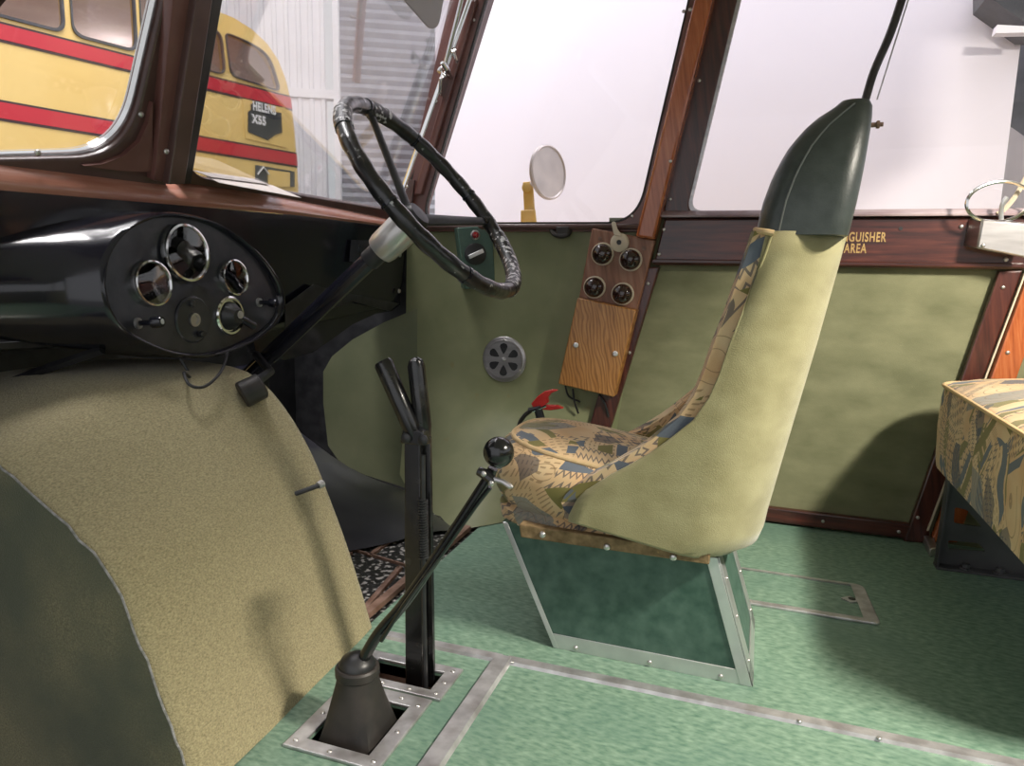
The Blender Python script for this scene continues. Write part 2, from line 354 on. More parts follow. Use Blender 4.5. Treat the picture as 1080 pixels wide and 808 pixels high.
# ---- floor hatch behind the driver's seat
h = thing('floor_hatch', 'green lino floor hatch with aluminium edging beside the driver seat pedestal', 'hatch', (.1,2.08,0))
oo = rounded([V((-.25,1.957,0)), V((.355,1.957,0)), V((.342,2.205,0)), V((-.25,2.205,0))], [0,.02,.03,0])
ii = [V((-.25,1.977,0)), V((.318,1.977,0)), V((.308,2.192,0)), V((-.25,2.192,0))]
plate('edging', [oo, ii], (0,0,.007), K['alu'], h, .002, U=(1,0,0))
plate('panel', [[p for p in ii]], (0,0,.0025), K['lino'], h, U=(1,0,0))
c = onz(897, 633, .003)
plate('latch_plate', [rounded([c+V((-.026,0,0)), c+V((0,-.022,0)), c+V((.026,0,0)), c+V((0,.022,0))], .004)], (0,0,.003), K['alu'], h, U=(1,0,0))
obj('latch_hole', MB().lathe(c+V((.004,.004,.0025)), (0,0,1), [(.010,0),(.010,.0012),(.0001,.0012)], 16), K['blackdull'], h)

# ---- aluminium frames round the levers
def surround(name, label, outer, inner, screws):
    t = thing(name, label, 'floor frame', ((outer[0][0]+outer[1][0])/2, (outer[0][1]+outer[1][1])/2, 0), 'aluminium frames round the levers')
    plate('frame', [rect3(*outer, 0), rect3(*inner, 0)], (0,0,.007), K['alu'], t, .002, U=(1,0,0))
    for x, y in screws: screw((x,y,.007), (0,0,1), t, .005)
    return t
surround('floor_frame', 'rectangular aluminium floor frame around the rubber gear lever boot', ((-.795,1.012), (-.592,1.240)), BIGI,
         [(-.778,1.03),(-.70,1.025),(-.61,1.03),(-.61,1.12),(-.61,1.21),(-.655,1.222),(-.778,1.12),(-.73,1.222)])
surround('floor_frame', 'narrow aluminium floor frame around the slot of the tall handbrake', ((-.81,1.246), (-.577,1.370)), SMI,
         [(-.595,1.262),(-.595,1.305),(-.595,1.352),(-.655,1.258),(-.72,1.258),(-.66,1.357)])

# ================================================================== GEAR LEVER
gl = thing('gear_lever', 'bent black gear lever with round ball knob and rubber boot', 'gear lever', (-.695,1.12,0))
YG = 1.12
G = lambda px, py, y=YG: ony(px, py, y)
bc = V((-.695,1.122,0))
def sq(c, r, z, k, n=32):                                # circle (k=0) to rounded square (k=1)
    out = []
    for i in range(n):
        a = 2*PI*i/n; ca, sa = math.cos(a), math.sin(a); q = (abs(ca)**(2+6*k) + abs(sa)**(2+6*k))**(-1/(2+6*k))
        out.append(V((c.x + ca*q*r, c.y + sa*q*r, z)))
    return out
bt = G(377,716)
def bcx(z): t = max(0, min(1, z/.13)); return V((bc.x + (bt.x-bc.x)*t, YG, 0))
rings = [sq(bcx(z), r, z, k) for z, r, k in ((-.05,.080,1.6),(-.030,.080,1.6),(-.022,.066,1.0),(-.006,.060,.8),(.03,.052,.45),(.07,.045,.15),(.10,.041,0),(.108,.040,0),(.112,.043,0),(.126,.043,0),(.130,.040,0))]
obj('boot', MB().loft(rings), K['rubber'], gl)
o = bcx(.13); o.z = .128
obj('boot_cap', MB().lathe(o, (0,0,1), [(.036,0),(.036,.006),(.03,.016),(.018,.022),(.012,.026)], 28), K['blackdull'], gl)
pts = smoothpath([G(377,716), G(379,706), G(386,690), G(400,667), G(428,634), G(470,573), G(512,509), G(520,494)], 5)
n = len(pts); obj('shaft', MB().tube(pts, [.0125 - .0035*i/n for i in range(n)], 14), K['leverblack'], gl)
kc = G(526,477)
obj('knob', MB().lathe(kc - V((0,0,.027)), (0,0,1), [(.027*math.sin(PI*i/18), .027-.027*math.cos(PI*i/18)) for i in range(19)], 32), mat('gloss black ball', (.008,.008,.009), None, .2, coat=.4), gl)
obj('release_rod', MB().tube(smoothpath([G(517,514,1.10), G(500,536,1.10), G(463,588,1.10), G(425,640,1.10), G(402,676,1.105)], 4), .0042, 8), K['leverblack'], gl)
tp = [G(509,498,1.10), G(518,503,1.095), G(527,508,1.09)]
br = obj('trigger', MB().tube([G(505,497,1.10), G(513,501,1.097), G(521,508,1.095)], [.008,.010,.008], 10), K['leverblack'], gl)
obj('trigger_blade', MB().tube([G(519,505,1.095), G(530,508,1.092), G(538,513,1.09), G(541,514,1.09)], [.005,.0045,.005,.002], 8), K['steel'], br)
for p in ((510,500),(518,510)): screw(G(*p, 1.087), (0,-1,0), br, .005, 'pivot_pin')

# ================================================================== HANDBRAKE
hb = thing('handbrake', 'tall black handbrake lever with two splayed tubular grips', 'handbrake', (-.665,1.33,0))
YH = 1.325
Hh = lambda px, py, y=YH: ony(px, py, y)
def bar(a, b, w0, w1, y0, y1):                           # flat bar in the xz plane
    a, b = V(a), V(b); t = (b-a).normalized(); s = V((t.z,0,-t.x))
    q = [a-s*w0, a+s*w0, b+s*w1, b-s*w1]
    return [V((p.x,y0,p.z)) for p in q] + [V((p.x,y1,p.z)) for p in q]
obj('shaft', MB().hexa(bar(Hh(438,728), Hh(436,462), .022, .019, 1.318, 1.334)), K['leverblack'], hb, .003)
obj('shaft', MB().hexa(bar(Hh(450,728), Hh(447,462), .013, .009, 1.336, 1.346)), K['leverblack'], hb, .002)
obj('ratchet_rod', MB().tube([Hh(449,726,1.31), Hh(447,640,1.31), Hh(446,480,1.31)], .0055, 8), K['blackdull'], hb)
sp_ = MB(); a, b = Hh(447,590,1.31), Hh(446,526,1.31)
sp_.tube([a.lerp(b, i/240) + V((math.cos(i*.6), math.sin(i*.6), 0))*.009 for i in range(241)], .0022, 6)
obj('spring', sp_, K['blackdull'], hb)
obj('bracket', MB().hexa(bar(Hh(438,468), Hh(438,452), .031, .024, 1.312, 1.340)), K['leverblack'], hb, .004)
for p in ((429,462),(447,464)): obj('pivot_bolt', MB().lathe(Hh(*p, 1.312), (0,-1,0), [(.011,0),(.011,.006),(.006,.009),(.001,.009)], 12), K['blackdull'], hb)
g1 = obj('grip', MB().tube([Hh(438,462), Hh(433,449), Hh(405,384), Hh(403.5,381)], [.012,.019,.021,.017], 18), K['leverblack'], hb)
g2 = obj('grip', MB().tube([Hh(449,466,1.345), Hh(446,449,1.345), Hh(439,386,1.345), Hh(438.5,380,1.345), Hh(438,377,1.345)], [.011,.019,.019,.015,.006], 18), K['leverblack'], hb)

# ================================================================== ENGINE COVER
ec = thing('engine_cover', 'big domed engine cover wrapped in olive felt beside the gear lever', 'engine cover', (-1.3,1.16,0))
prof = [(-.868,-.0),(-.878,.03),(-.900,.10),(-.938,.215),(-.978,.315),(-1.033,.432),(-1.108,.54),(-1.185,.612),(-1.27,.642),(-1.42,.65),(-1.60,.645)]
prof = smoothpath([V((x,0,z)) for x, z in prof], 4)
ys = [1.478,1.476,1.468,1.45,1.40,1.3,1.2,1.1,1.0,.93,.885,.866,.858]
off = [.022,.008,.001,0,0,0,0,0,0,0,.002,.006,.014]
rows = []
for y, e in zip(ys, off):
    sk = .03*(1.47-y)/.6
    rows.append([V((p.x - e + sk*(1-min(1,p.z/.5))*1.0 - sk*1.6*max(0,min(1,(p.z-.4)/.2)), y, p.z - e*.6 + .004*math.sin(9*y+14*p.z) - .07*max(0,(1.1-y))/.24*max(0,min(1,(p.z-.35)/.25)))) for p in prof])
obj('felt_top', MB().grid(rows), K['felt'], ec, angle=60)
edge = rows[-1]
mb = MB(); lv = 8
mb.grid([[V((p.x*(1-k/lv) + (-1.60)*(k/lv), p.y + .012*math.sin(PI*k/lv)*-1, p.z*(1-k/lv) - .25*k/lv)) for p in edge] for k in range(lv+1)])
obj('felt_side', mb, K['felt_shaded'], ec, label='green felt side panel of the cover, darkened for shade')
obj('seam', MB().tube([p + V((.001,-.002,.002)) + V((random.uniform(-.0015,.0015),)*3) for p in edge[:34]], .0022, 6), K['seam'], ec)
sb = ony(333,515,1.375)
obj('stud', MB().tube([sb + V((-.06,-.03,-.02)), sb + V((.004,.012,.005))], .006, 10), K['blackdull'], ec)
obj('stud_head', MB().lathe(sb + V((.002,.008,.004)), (.3,.9,.3), [(.009,0),(.010,.012),(.006,.016),(.001,.016)], 10), K['alu'], ec)

# ================================================================== FOOTWELL + FRONT BULKHEAD
st(obj('floor_footwell', MB().box((-1.55,1.40,-.05), (-.885,2.45,-.012)), K['grime']))
for i, (a, b, w) in enumerate((((383,650),(425,600),.02), ((392,588),(412,573),.018), ((348,600),(372,585),.014), ((357,577),(440,602),.008))):
    p, q = onz(*a, -.012), onz(*b, -.012); strip('trim_tread', p, q, w, .008, K['rust'])
p, q = onz(405,667,-.012), onz(516,556,-.012)
strip('trim_4', V((-.905,1.47,-.005)), V((-.905,2.40,-.005)), -.0 + .03, .012, K['rust'])
# toe board: glossy black curved sheet rising to the front bulkhead
A_ = [onz(350,586,0), onz(372,580,0), onz(405,575,0), onz(436,565,0), onz(466,558,0), onz(492,562,0)]
B_ = [onx(296,440,-1.80), onx(330,466,-1.75), ony(368,495,2.50), ony(405,510,2.56), ony(440,520,2.60), ony(482,553,2.45)]
rows = []
for k in range(11):
    t = k/10
    rows.append([p.lerp(q, t) + V((.0,0,.02))*math.sin(PI*t)*(1 if i < 4 else .3) for i, (p, q) in enumerate(zip(A_, B_))])
st(obj('wall_front_toe', MB().grid(rows), K['hump'], subsurf=1, angle=80))
st(obj('wall_front', MB().box((-2.02,1.52,-.3), (-1.98,2.70,1.0)), K['blackdull']))
st(obj('wall_front_left', MB().box((-1.74,-.6,-.3), (-1.71,1.52,1.0)), K['blackdull']))
st(obj('floor_front_left', MB().box((-1.62,-.6,-.32), (-.89,1.40,-.28)), K['blackdull']))
st(obj('wall_front_box', MB().box((-1.86,2.0,.30), (-1.74,2.22,.52)), K['black'], bevel=.012))

# ---- green panels below the front side window
rows = []
bot = [(-1.42,2.64,.02),(-1.36,2.60,-.03),(-1.25,2.46,-.06),(-1.10,2.30,-.04),(-.97,2.20,-.005),(-.90,2.20,.004),(-.82,2.30,.002),(-.70,2.48,-.01),(-.64,2.60,-.01),(-.58,2.67,-.01),(-.53,2.69,-.01)]
for k in range(15):
    t = k/14; row = []
    for i, (x, y, z) in enumerate(bot):
        zz = z + (1.085-z)*t; s = min(1, max(0, zz)/.40); s = 1-(1-s)**1.6
        xt = -1.405 + (i/(len(bot)-1))*1.0
        row.append(V((x + (xt-x)*t, y + (W-y)*s, zz)))
    rows.append(row)
st(obj('wall_right_front', MB().grid(rows), K['rexine'], angle=80))
st(obj('wall_right_nose', MB().box((-2.02,2.695,-.3), (-1.40,2.72,1.08)), K['blackdull']))
ol = [(440,226),(432,336),(405,340),(372,358),(350,376),(341,392),(341,425),(346,470),(360,490),(385,501),(420,512),(440,520)]
rows = []
for (px, py) in ol[2:]:
    rows.append([ony(px, py, 2.60)])
kp = [ony(px, py, 2.55 + .14*max(0,(px-341)/99)**.6) for px, py in [(441,325)] + ol[2:]]
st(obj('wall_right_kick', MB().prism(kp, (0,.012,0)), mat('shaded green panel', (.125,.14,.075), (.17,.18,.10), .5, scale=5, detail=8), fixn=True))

# ================================================================== RIGHT WALL (rear of the door post)
wl = lambda px, py, y=W: ony(px, py, y)
st(obj('wall_right', MB().box((-.56,W+.003,-.02), (3.0,W+.05,1.10)), K['wallcloth']))
st(obj('wall_right_outer', MB().box((-1.42,W+.03,-.7), (3.0,W+.06,1.08)), K['yellow']))
rail = st(plate('trim_rail', [[wl(689,279.5,2.66), V((3.0,2.66,.94)), V((3.0,2.66,1.098)), wl(701,231,2.66)]], (0,.03,0), K['mahog'], bevel=.006, U=(1,0,0)))
st(plate('trim_rail_bead', [[V((-.39,2.652,.934)), V((3.0,2.652,.942)), V((3.0,2.652,.958)), V((-.385,2.652,.95))]], (0,.02,0), K['mahog'], bevel=.004, U=(1,0,0)))
for p in ((700,242),(695,268),(1014,239),(1061,274)): screw(wl(*p, 2.658), (0,-1,0), rail, .007)
for p in ((950,241),(1022,240.5)):
    st(obj('hole', MB().lathe(wl(*p, 2.659), (0,-1,0), [(.006,0),(.006,.0012),(.0001,.0012)], 12), K['blackdull'], rail))
c1, c2 = wl(900.5,250.5,2.659), wl(902,262.5,2.659)
text('lettering', 'EXTINGUISHER', c1, (1,0,.0), (0,0,1), .043, K['gold'], rail, .585, .0010)
text('lettering', 'AREA', c2, (1,0,.0), (0,0,1), .043, K['gold'], rail, .585, .0010)
def post(name, pts, y, depth, m, bev=.006):
    return st(plate(name, [[wl(px, py, y) for px, py in pts]], (0,depth,0), m, bevel=bev))
bp_ = post('trim_5', [(640,465),(617,465),(669,283),(696,281)], 2.665, .03, K['mahog_v'])
for p in ((683.5,299),(664,372)): screw(wl(*p, 2.664), (0,-1,0), bp_, .006)
bb = st(plate('baseboard_right', [[V((-.5,2.665,.008)), V((.60,2.665,.008)), V((.60,2.665,.062)), V((-.5,2.665,.062))]], (0,.03,0), K['mahog'], bevel=.006, U=(1,0,0)))
for p in ((868,550),(948,561)): screw(wl(*p, 2.664), (0,-1,0), bb, .006)
rp = post('trim_6', [(953,572),(974,573),(1079,285),(1054,286)], 2.662, .03, K['mahog_v'])
for p in ((1058,303),(968,546)): screw(wl(*p, 2.660), (0,-1,0), rp, .006)
rp2 = post('trim_7', [(982,572),(1010,573),(1112,290),(1085,288)], 2.65, .04, K['orange'])
screw(wl(1063,372,2.648), (0,-1,0), rp2, .006)
post('trim_8', [(977.5,560),(979.5,560),(1082.5,288),(1080.5,288)], 2.655, .03, K['cream'], 0)

# ================================================================== SIDE WINDOWS
ZT = 2.08
def up(a, b, z=ZT):                                      # extend the line a->b to height z
    t = (z-a.z)/(b.z-a.z); return a + (b-a)*t
# window_1: front side window
y1 = 2.672
L0, L1 = wl(456,190,y1), wl(511,0,y1); R0, R1 = wl(684,185,y1), wl(727,0,y1)
zb = wl(560,236,y1).z
def atz(a, b, z): return up(a, b, z)
io = [atz(L0,L1,zb), atz(R0,R1,zb), up(R0,R1), up(L0,L1)]
inner = rounded(io, [.10,.12,.05,.05], 10)
ob_ = [V((-1.445,y1,zb-.030)), V((-.375,y1,zb-.030)), up(R0,R1)+V((.10,0,.07)), up(L0,L1)+V((-.14,0,.07))]
w1 = st(plate('window_1', [ob_, inner], (0,.045,0), K['frame'], bevel=.004, U=(1,0,0)))
i2 = rounded([p + V((dx,0,dz)) for p, dx, dz in zip(io, (.006,-.006,-.006,.006), (.006,.006,-.006,-.006))], [.095,.115,.05,.05], 10)
st(plate('seal', [inner, i2], (0,.02,0), K['rubber'], w1, U=(1,0,0)))
g = st(plate('glass', [i2], (0,.004,0), K['glass'], w1, U=(1,0,0))); g.location.y += .015
st(obj('sill_bar', MB().tube([V((-1.36,2.662,zb-.012)), V((-.40,2.662,zb-.012))], .011, 10), K['frame_dark'], w1))
for p in ((500,21),(460,107),(667,228),(721,12)): screw(wl(*p, 2.671), (0,-1,0), w1, .006)
# inner A-pillar cover strips
post('trim_9', [(436,205),(444,205),(503,0),(496,0)], 2.655, .03, K['frame'], .004)
gu = plate('trim_gusset', [[wl(x, y, 2.648) for x, y in ((425,212),(431,189),(437,190),(434,215))]], (0,.012,0), K['frame_dark'], bevel=.002); st(gu)
screw(wl(429.5,197,2.647), (0,-1,0), gu, .006); screw(wl(431,218,2.66), (0,-1,0), w1, .006)
# orange door post
pl = [wl(671,249.5,2.60), wl(689.5,252.5,2.60), wl(751,0,2.60), wl(733,0,2.60)]
pl = [pl[0], pl[1], up(pl[1],pl[2]), up(pl[0],pl[3])]
dp = st(obj('trim_door_post', MB().loft([[pl[0], pl[1], pl[1]+V((0,.085,0)), pl[0]+V((-.02,.085,0))], [pl[3], pl[2], pl[2]+V((0,.085,0)), pl[3]+V((-.02,.085,0))]]), K['orange'], bevel=.008))
for p in ((707,170),(728,10)): screw(wl(*p, 2.597), (0,-1,0), dp, .006)
# window_2: rear side window
y2 = 2.672
L0, L1 = wl(728,205,y2), wl(777,0,y2); zb2 = wl(800,224.5,y2).z
io = [atz(L0,L1,zb2), V((1.60,y2,zb2)), V((1.75,y2,ZT)), up(L0,L1)]
inner = rounded(io, [.05,.05,.05,.05], 8)
ob_ = [wl(699,231,y2), V((1.75,y2,1.098)), V((1.92,y2,ZT+.07)), up(L0,L1)+V((-.155,0,.07))]
w2 = st(plate('window_2', [ob_, inner], (0,.045,0), K['mahog_v'], bevel=.004, U=(1,0,0)))
i2 = rounded([p + V((dx,0,dz)) for p, dx, dz in zip(io, (.012,-.01,-.01,.012), (.01,.01,-.01,-.01))], [.05]*4, 8)
ch = st(plate('channel', [inner, i2], (0,.02,0), K['steel'], w2, U=(1,0,0))); ch.location.y += .012
g = st(plate('glass', [i2], (0,.004,0), K['glass'], w2, U=(1,0,0))); g.location.y += .022
st(obj('sill_moulding', MB().loft([[V((x,2.640,1.098)), V((x,2.640,1.104)), V((x,2.655,1.116)), V((x,2.672,1.122)), V((x,2.672,1.098))] for x in (-.36,3.0)]), mat('pale streaked sill', (.20,.12,.13), (.42,.34,.35), .35, scale=20, stretch=(.2,1,1)), w2, angle=20))  # sill colour runs in pale streaks along its length
for p in ((737.5,85),(707,210)): screw(wl(*p, 2.671), (0,-1,0), w2, .006)
st(obj('divider', MB().tube(smoothpath([wl(912,108,2.70), wl(922,75,2.70), wl(938,38,2.70), wl(951,0,2.70), wl(963,-40,2.70), wl(985,-110,2.70)], 5), .013, 8), K['rubber'], w2))
st(obj('glass_edge', MB().tube([wl(925,105,2.70), wl(958,0,2.70), wl(992,-110,2.70)], .0025, 6), K['steel'], w2))
st(obj('trim_header', MB().box((-1.2,W-.03,ZT+.05), (3.0,W+.05,ZT+.2)), K['mahog']))

# ================================================================== WINDSCREEN
WP = V((-1.46,0,1.12)); WN = V((1,0,-.385)).normalized()    # plane facing the cab
wsn = lambda px, py, k=0: onp(px, py, WP + WN*k, WN)
wu = V((.385,0,1)).normalized()
def ext(a, b, s): return a + (b-a)*s
# left pane
rb = wsn(95,160); rt = wsn(156,0)
lp = [wsn(-160,160), wsn(118,157), ext(wsn(135,98), wsn(156,0), 3.0), ext(wsn(135,98), wsn(156,0), 3.0) + V((0,-1.3,0))]
inner = rounded(lp, [0,.135,.05,0], 12)
yy = wsn(160,188).y; yb = wsn(0,168).z
ob_ = [wsn(-200,170), wsn(160,189), ext(wsn(158,150), wsn(183,0), 2.9), ext(wsn(158,150), wsn(183,0), 2.9) + V((0,-1.5,0))]
w3 = st(plate('window_3', [ob_, inner], WN*.05, K['frame_dark'], bevel=.006, U=(0,1,0)))
ins = rounded([lp[0], lp[1] + V((0,-.008,0)) + wu*.008, lp[2] + V((0,-.008,0)), lp[3]], [0,.13,.05,0], 12)
sl = st(plate('bead', [inner, ins], WN*.014, K['chrome'], w3, U=(0,1,0))); sl.location += WN*.02
g = st(plate('glass', [ins], WN*.005, K['glass'], w3, U=(0,1,0))); g.location += WN*.012
for p in ((149,121),(155,150),(40,161.5)): screw(wsn(*p, .052), WN, w3, .007)
fl = [wsn(x, y, .05) for x, y in ((84,173),(104,171),(126,163),(143,148),(152,128),(157,106),(157,180),(120,178))]
st(plate('corner_fillet', [fl], WN*.012, K['frame'], w3, U=(0,1,0)))
# centre pillar: two stepped faces
def lean(pts, k, d, m, name, bev=.004, e=2.9):
    a, b, c, dd = [wsn(x, y, k) for x, y in pts]        # bottom-left, bottom-right, top-right, top-left
    return st(plate(name, [[a, b, ext(b, c, e), ext(a, dd, e)]], WN*d, m, bevel=bev, U=(0,1,0)))
cp = lean(((153,186),(164,188),(192,0),(171,0)), .045, .03, K['frame'], 'trim_10')
cp2 = lean(((163,188),(181,188),(208,0),(190,0)), .05, .045, K['frame_dark'], 'trim_11')
lean(((180,188),(188,188),(219,0),(207,0)), .0, .045, K['rubber'], 'trim_12')
screw(wsn(175.5,160,.096), WN, cp2, .007)
# right pane
lp = [wsn(181,180), wsn(424,222), ext(wsn(428,190), wsn(496,0), 1.9), ext(wsn(186,170), wsn(219,0), 2.4)]
inner = rounded(lp, [.11,.03,.05,.05], 10)
ob_ = [wsn(172,192), wsn(440,240), ext(wsn(440,190), wsn(506,0), 2.0), ext(wsn(180,170), wsn(212,0), 2.6)]
w4 = st(plate('window_4', [ob_, inner], WN*.03, K['frame_dark'], bevel=.004, U=(0,1,0)))
ins = rounded([lp[0], lp[1]+V((0,-.016,0)), lp[2]+V((0,-.016,0)), lp[3]], [.11,.03,.05,.05], 10)
g = st(plate('glass', [ins], WN*.005, K['glass'], w4, U=(0,1,0))); g.location += WN*.008
def rod(pts, r, m, name, parent, k=0): return st(obj(name, MB().tube([wsn(x, y, k) for x, y in pts], r, 8), m, parent))
rod([(423,205),(463,92),(497,-5),(527,-90)], .009, K['chrome'], 'chrome_strip', w4, .045)
rod([(428,208),(469,92),(502,-5),(532,-90)], .010, K['rubber'], 'rubber_strip', w4, .03)
# window stay with handle
wc = thing('window_stay', 'chrome windscreen stay with curled handle on the brown corner pillar', 'window stay', wsn(470,80,.05))
obj('rod', MB().tube([wsn(x, y, .05) for x, y in ((507,-90),(494,-30),(482,20),(473,55),(470,66))], .008, 10), K['chrome'], wc)
obj('base_plate', MB().prism([wsn(x, y, .05) for x, y in ((463,82),(469,78),(474,82),(471,100),(465,102),(462,97))], WN*.012), K['chrome'], wc, .002)
obj('handle', MB().tube(smoothpath([wsn(x, y, .065) for x, y in ((478,52),(481,62),(483,70),(485,76),(482,81),(476,82),(470,76),(466,72),(463,76))], 4), [.009]*33, 10), K['chrome'], wc)
obj('wing_nut', MB().tube([wsn(466,66,.07), wsn(470,72,.08), wsn(474,78,.07)], [.007,.013,.007], 10), K['chrome'], wc)

# ledge under the windscreen (varnished wood)
def zl(y): return 1.033 + .027*max(0, min(1, (y-.9)/1.0))
rows = []
sec = [(-1.53,.085),(-1.50,.082),(-1.455,.070),(-1.42,.045),(-1.400,.018),(-1.396,.006),(-1.402,-.004),(-1.43,-.004)]
for k in range(25):
    y = .15 + (2.69-.15)*k/24
    rows.append([V((x, y, zl(y) + z*(1.0 if y < 1.7 else 1.0-.42*min(1,(y-1.7)/.9)))) for x, z in sec])
st(obj('trim_ledge', MB().loft(rows), K['ledge'], angle=50))
pc = thing('printed_card', 'worn printed card lying under the right windscreen corner', 'card', onp(232,192,V((-1.47,0,1.128)),V((0,0,1))))
pz = 1.122
def slab(pts, z, t): return MB().prism([V((*onz(x, y, z).xy, z)) for x, y in pts], (0,0,t))
def ledgequad(pts, lift):                                # card lying on the sloped ledge
    return [onp(x, y, V((-1.46,0,1.140+lift)), V((.30,0,1)).normalized()) for x, y in pts]
obj('card', MB().prism(ledgequad(((217,186),(231,193),(318,209),(288,196)), .006), (0,0,.0012)), K['paper'], pc)
pc2 = tag(obj('printed_strip', MB().prism(ledgequad(((203,180),(222,187),(284,195),(268,189)), .010), (0,0,.0012)), mat('grey printed strip', (.30,.26,.25), (.5,.45,.43), .6, scale=120)), 'narrow dark printed strip lying behind the pale card on the windscreen ledge', 'card')

# ================================================================== DASHBOARD
db = thing('dashboard', 'glossy black dashboard with egg-shaped instrument pod below the windscreen', 'dashboard', (-1.40,1.7,.7))
XD = -1.405
top = [(y, zl(y) - .004) for y in (0.1,.5,.9,1.2,1.5,1.8,2.1,2.4,2.56,2.63,2.685)]
low = {.1:.80,.5:.80,.9:.795,1.2:.73,1.5:.70,1.8:.70,2.1:.71,2.4:.735,2.56:.745,2.63:.765,2.685:.83}
rows = []
for k in range(9):
    t = k/8
    rows.append([V((XD + .020*math.sin(PI*t)*0 - .015*t , y, z + (low[y]-z)*t)) for y, z in top])
rows.append([p + V((-.02,0,-.012)) for p in rows[-1]]); rows.append([p + V((-.10,0,.0)) for p in rows[-1]])
obj('panel', MB().grid(rows), K['black'], db, subsurf=1, angle=80)
obj('light_block_tray', MB().prism([V((-1.425,.1,.765)), V((-1.425,1.5,.70)), V((-1.70,1.5,.68)), V((-1.70,.1,.72))], (0,0,.012)), K['blackdull'], db)  # plate added to keep windscreen light off the top of the cover
egg_px = [(108,300),(113,275),(124,255),(140,240),(160,230),(180,226),(205,228),(232,236),(258,252),(280,274),(294,298),(298,318),(292,336),(275,352),(248,366),(215,375),(180,373),(150,362),(125,346),(112,325)]
XE = -1.27
egg = [onx(x, y, XE) for x, y in egg_px]; ce = sum((V(p) for p in egg), V())/len(egg)
egg = smoothpath(egg + [egg[0]], 3)[:-1]
def egr(s, x, dy=0, dz=0): return [V((x - .085*(p.z-ce.z), ce.y + (p.y-ce.y)*s + dy, ce.z + (p.z-ce.z)*s + dz)) for p in egg]
def egl(s, sz, x, stretch):                               # base flares out to the left over the panel
    out = []
    for p in egg:
        q = V((x - .05*(p.z-ce.z), ce.y + (p.y-ce.y)*s, ce.z + (p.z-ce.z)*sz))
        if p.y < ce.y:
            k = ((ce.y-p.y)/.28)**1.3; q.y -= stretch*k; q.z += (ce.z-.02-q.z)*min(.75, 1.5*stretch*k)
        out.append(q)
    return out
obj('pod', MB().loft([egl(1.16,1.07,-1.430,.40), egl(1.14,1.065,-1.412,.31), egl(1.11,1.06,-1.392,.20), egl(1.08,1.05,-1.362,.11), egl(1.06,1.04,-1.335,.055), egl(1.04,1.03,-1.305,.02), egr(1.03,-1.275), egr(1.005,-1.266), egr(.985,-1.266), egr(.965,-1.272), egr(.955,-1.285)], cap=False), K['black'], db, angle=60)
fc = obj('instrument_panel', MB().loft([egr(.975,-1.30), egr(.965,-1.283), egr(.01,-1.283)]), K['instr'], db)
XF = -1.283
def face(px, py): p = onx(px, py, XF); p.x -= .085*(p.z-ce.z); return p
def gauge(px, py, r, name, hand, marks, digits=None):
    c = face(px, py); X = V((1,0,.085)).normalized()
    bz = obj(name, MB().lathe(c, X, [(r,0),(r,.010),(r*.97,.015),(r*.90,.016),(r*.86,.012),(r*.85,.004)], 40), K['chrome'], db)
    obj('dial', MB().lathe(c, X, [(r*.86,.0),(r*.86,.004),(.0001,.004)], 32), K['dial'], bz)
    mk = MB()
    for i in range(marks):
        a = math.radians(-40 + 260*i/(marks-1)); d = V((0, -math.cos(a), math.sin(a))); e = V((0, -math.sin(a)*-1, math.cos(a)))
        e = V((0, d.z, -d.y)); p = c + d*r*.70 + X*.0045
        mk.prism([p - e*.0012, p + e*.0012, p + d*r*.12 + e*.0012, p + d*r*.12 - e*.0012], X*.0004)
    obj('scale', mk, K['dialmark'], bz)
    if digits:
        for i, tx in enumerate(digits):
            a = math.radians(-40 + 260*i/(len(digits)-1)); d = V((0, -math.cos(a), math.sin(a)))
            text('numeral', tx, c + d*r*.55 + X*.0045, (0,1,0), (0,0,1), .017, K['dialmark'], bz)
    a = math.radians(hand); d = V((0, -math.cos(a), math.sin(a))); e = V((0, d.z, -d.y))
    nd = obj('needle', MB().prism([c - d*r*.15 - e*.002 + X*.006, c - d*r*.15 + e*.002 + X*.006, c + d*r*.7 + e*.0006 + X*.006, c + d*r*.7 - e*.0006 + X*.006], X*.001), K['dialmark'], bz)
    obj('glass', MB().lathe(c + X*.011, X, [(r*.88,0),(r*.88,.001),(.0001,.003)], 32), K['dialglass'], bz)
    return bz
gauge(196,267,.069,'gauge',80,27,['10','20','30','40','50','60','70'])['label'] = 'large round speedometer'
gauge(158,299,.052,'gauge',30,9)['label'] = 'round gauge left of the speedometer'
gauge(245,293,.047,'gauge',120,9)['label'] = 'small round gauge right of the speedometer'
X = V((1,0,0))
c = face(199,337)
lp_ = obj('cover_plate', MB().lathe(c, X, [(.056,0),(.056,.007),(.052,.010),(.0001,.010)], 40), K['instr'], db)
obj('socket', MB().lathe(c + X*.010, X, [(.016,0),(.016,.004),(.011,.004),(.010,.001),(.0001,.001)], 20), K['steel'], lp_)
for p in ((195.5,320),(204,352)): obj('thumb_nut', MB().lathe(face(*p)+X*.010, X, [(.008,0),(.008,.010),(.006,.012),(.0001,.012)], 8), K['blackdull'], lp_)
c = face(237,333)
sw = obj('ignition_switch', MB().lathe(c, X, [(.050,0),(.050,.012),(.046,.015),(.041,.015),(.039,.008),(.0001,.008)], 36), K['chrome'], db)
obj('body', MB().lathe(c + X*.006, X, [(.037,0),(.034,.010),(.022,.028),(.018,.032),(.0001,.032)], 28), K['blackdull'], sw)
obj('lock', MB().lathe(c + X*.036 + V((0,.004,.004)), X, [(.010,0),(.010,.004),(.0001,.004)], 16), K['alu'], sw)
obj('lever', MB().tube([c + X*.028, c + X*.034 + V((0,.02,-.010)), c + X*.036 + V((0,.055,-.028)), c + X*.036 + V((0,.060,-.031))], [.008,.010,.010,.005], 12), K['black'], sw)
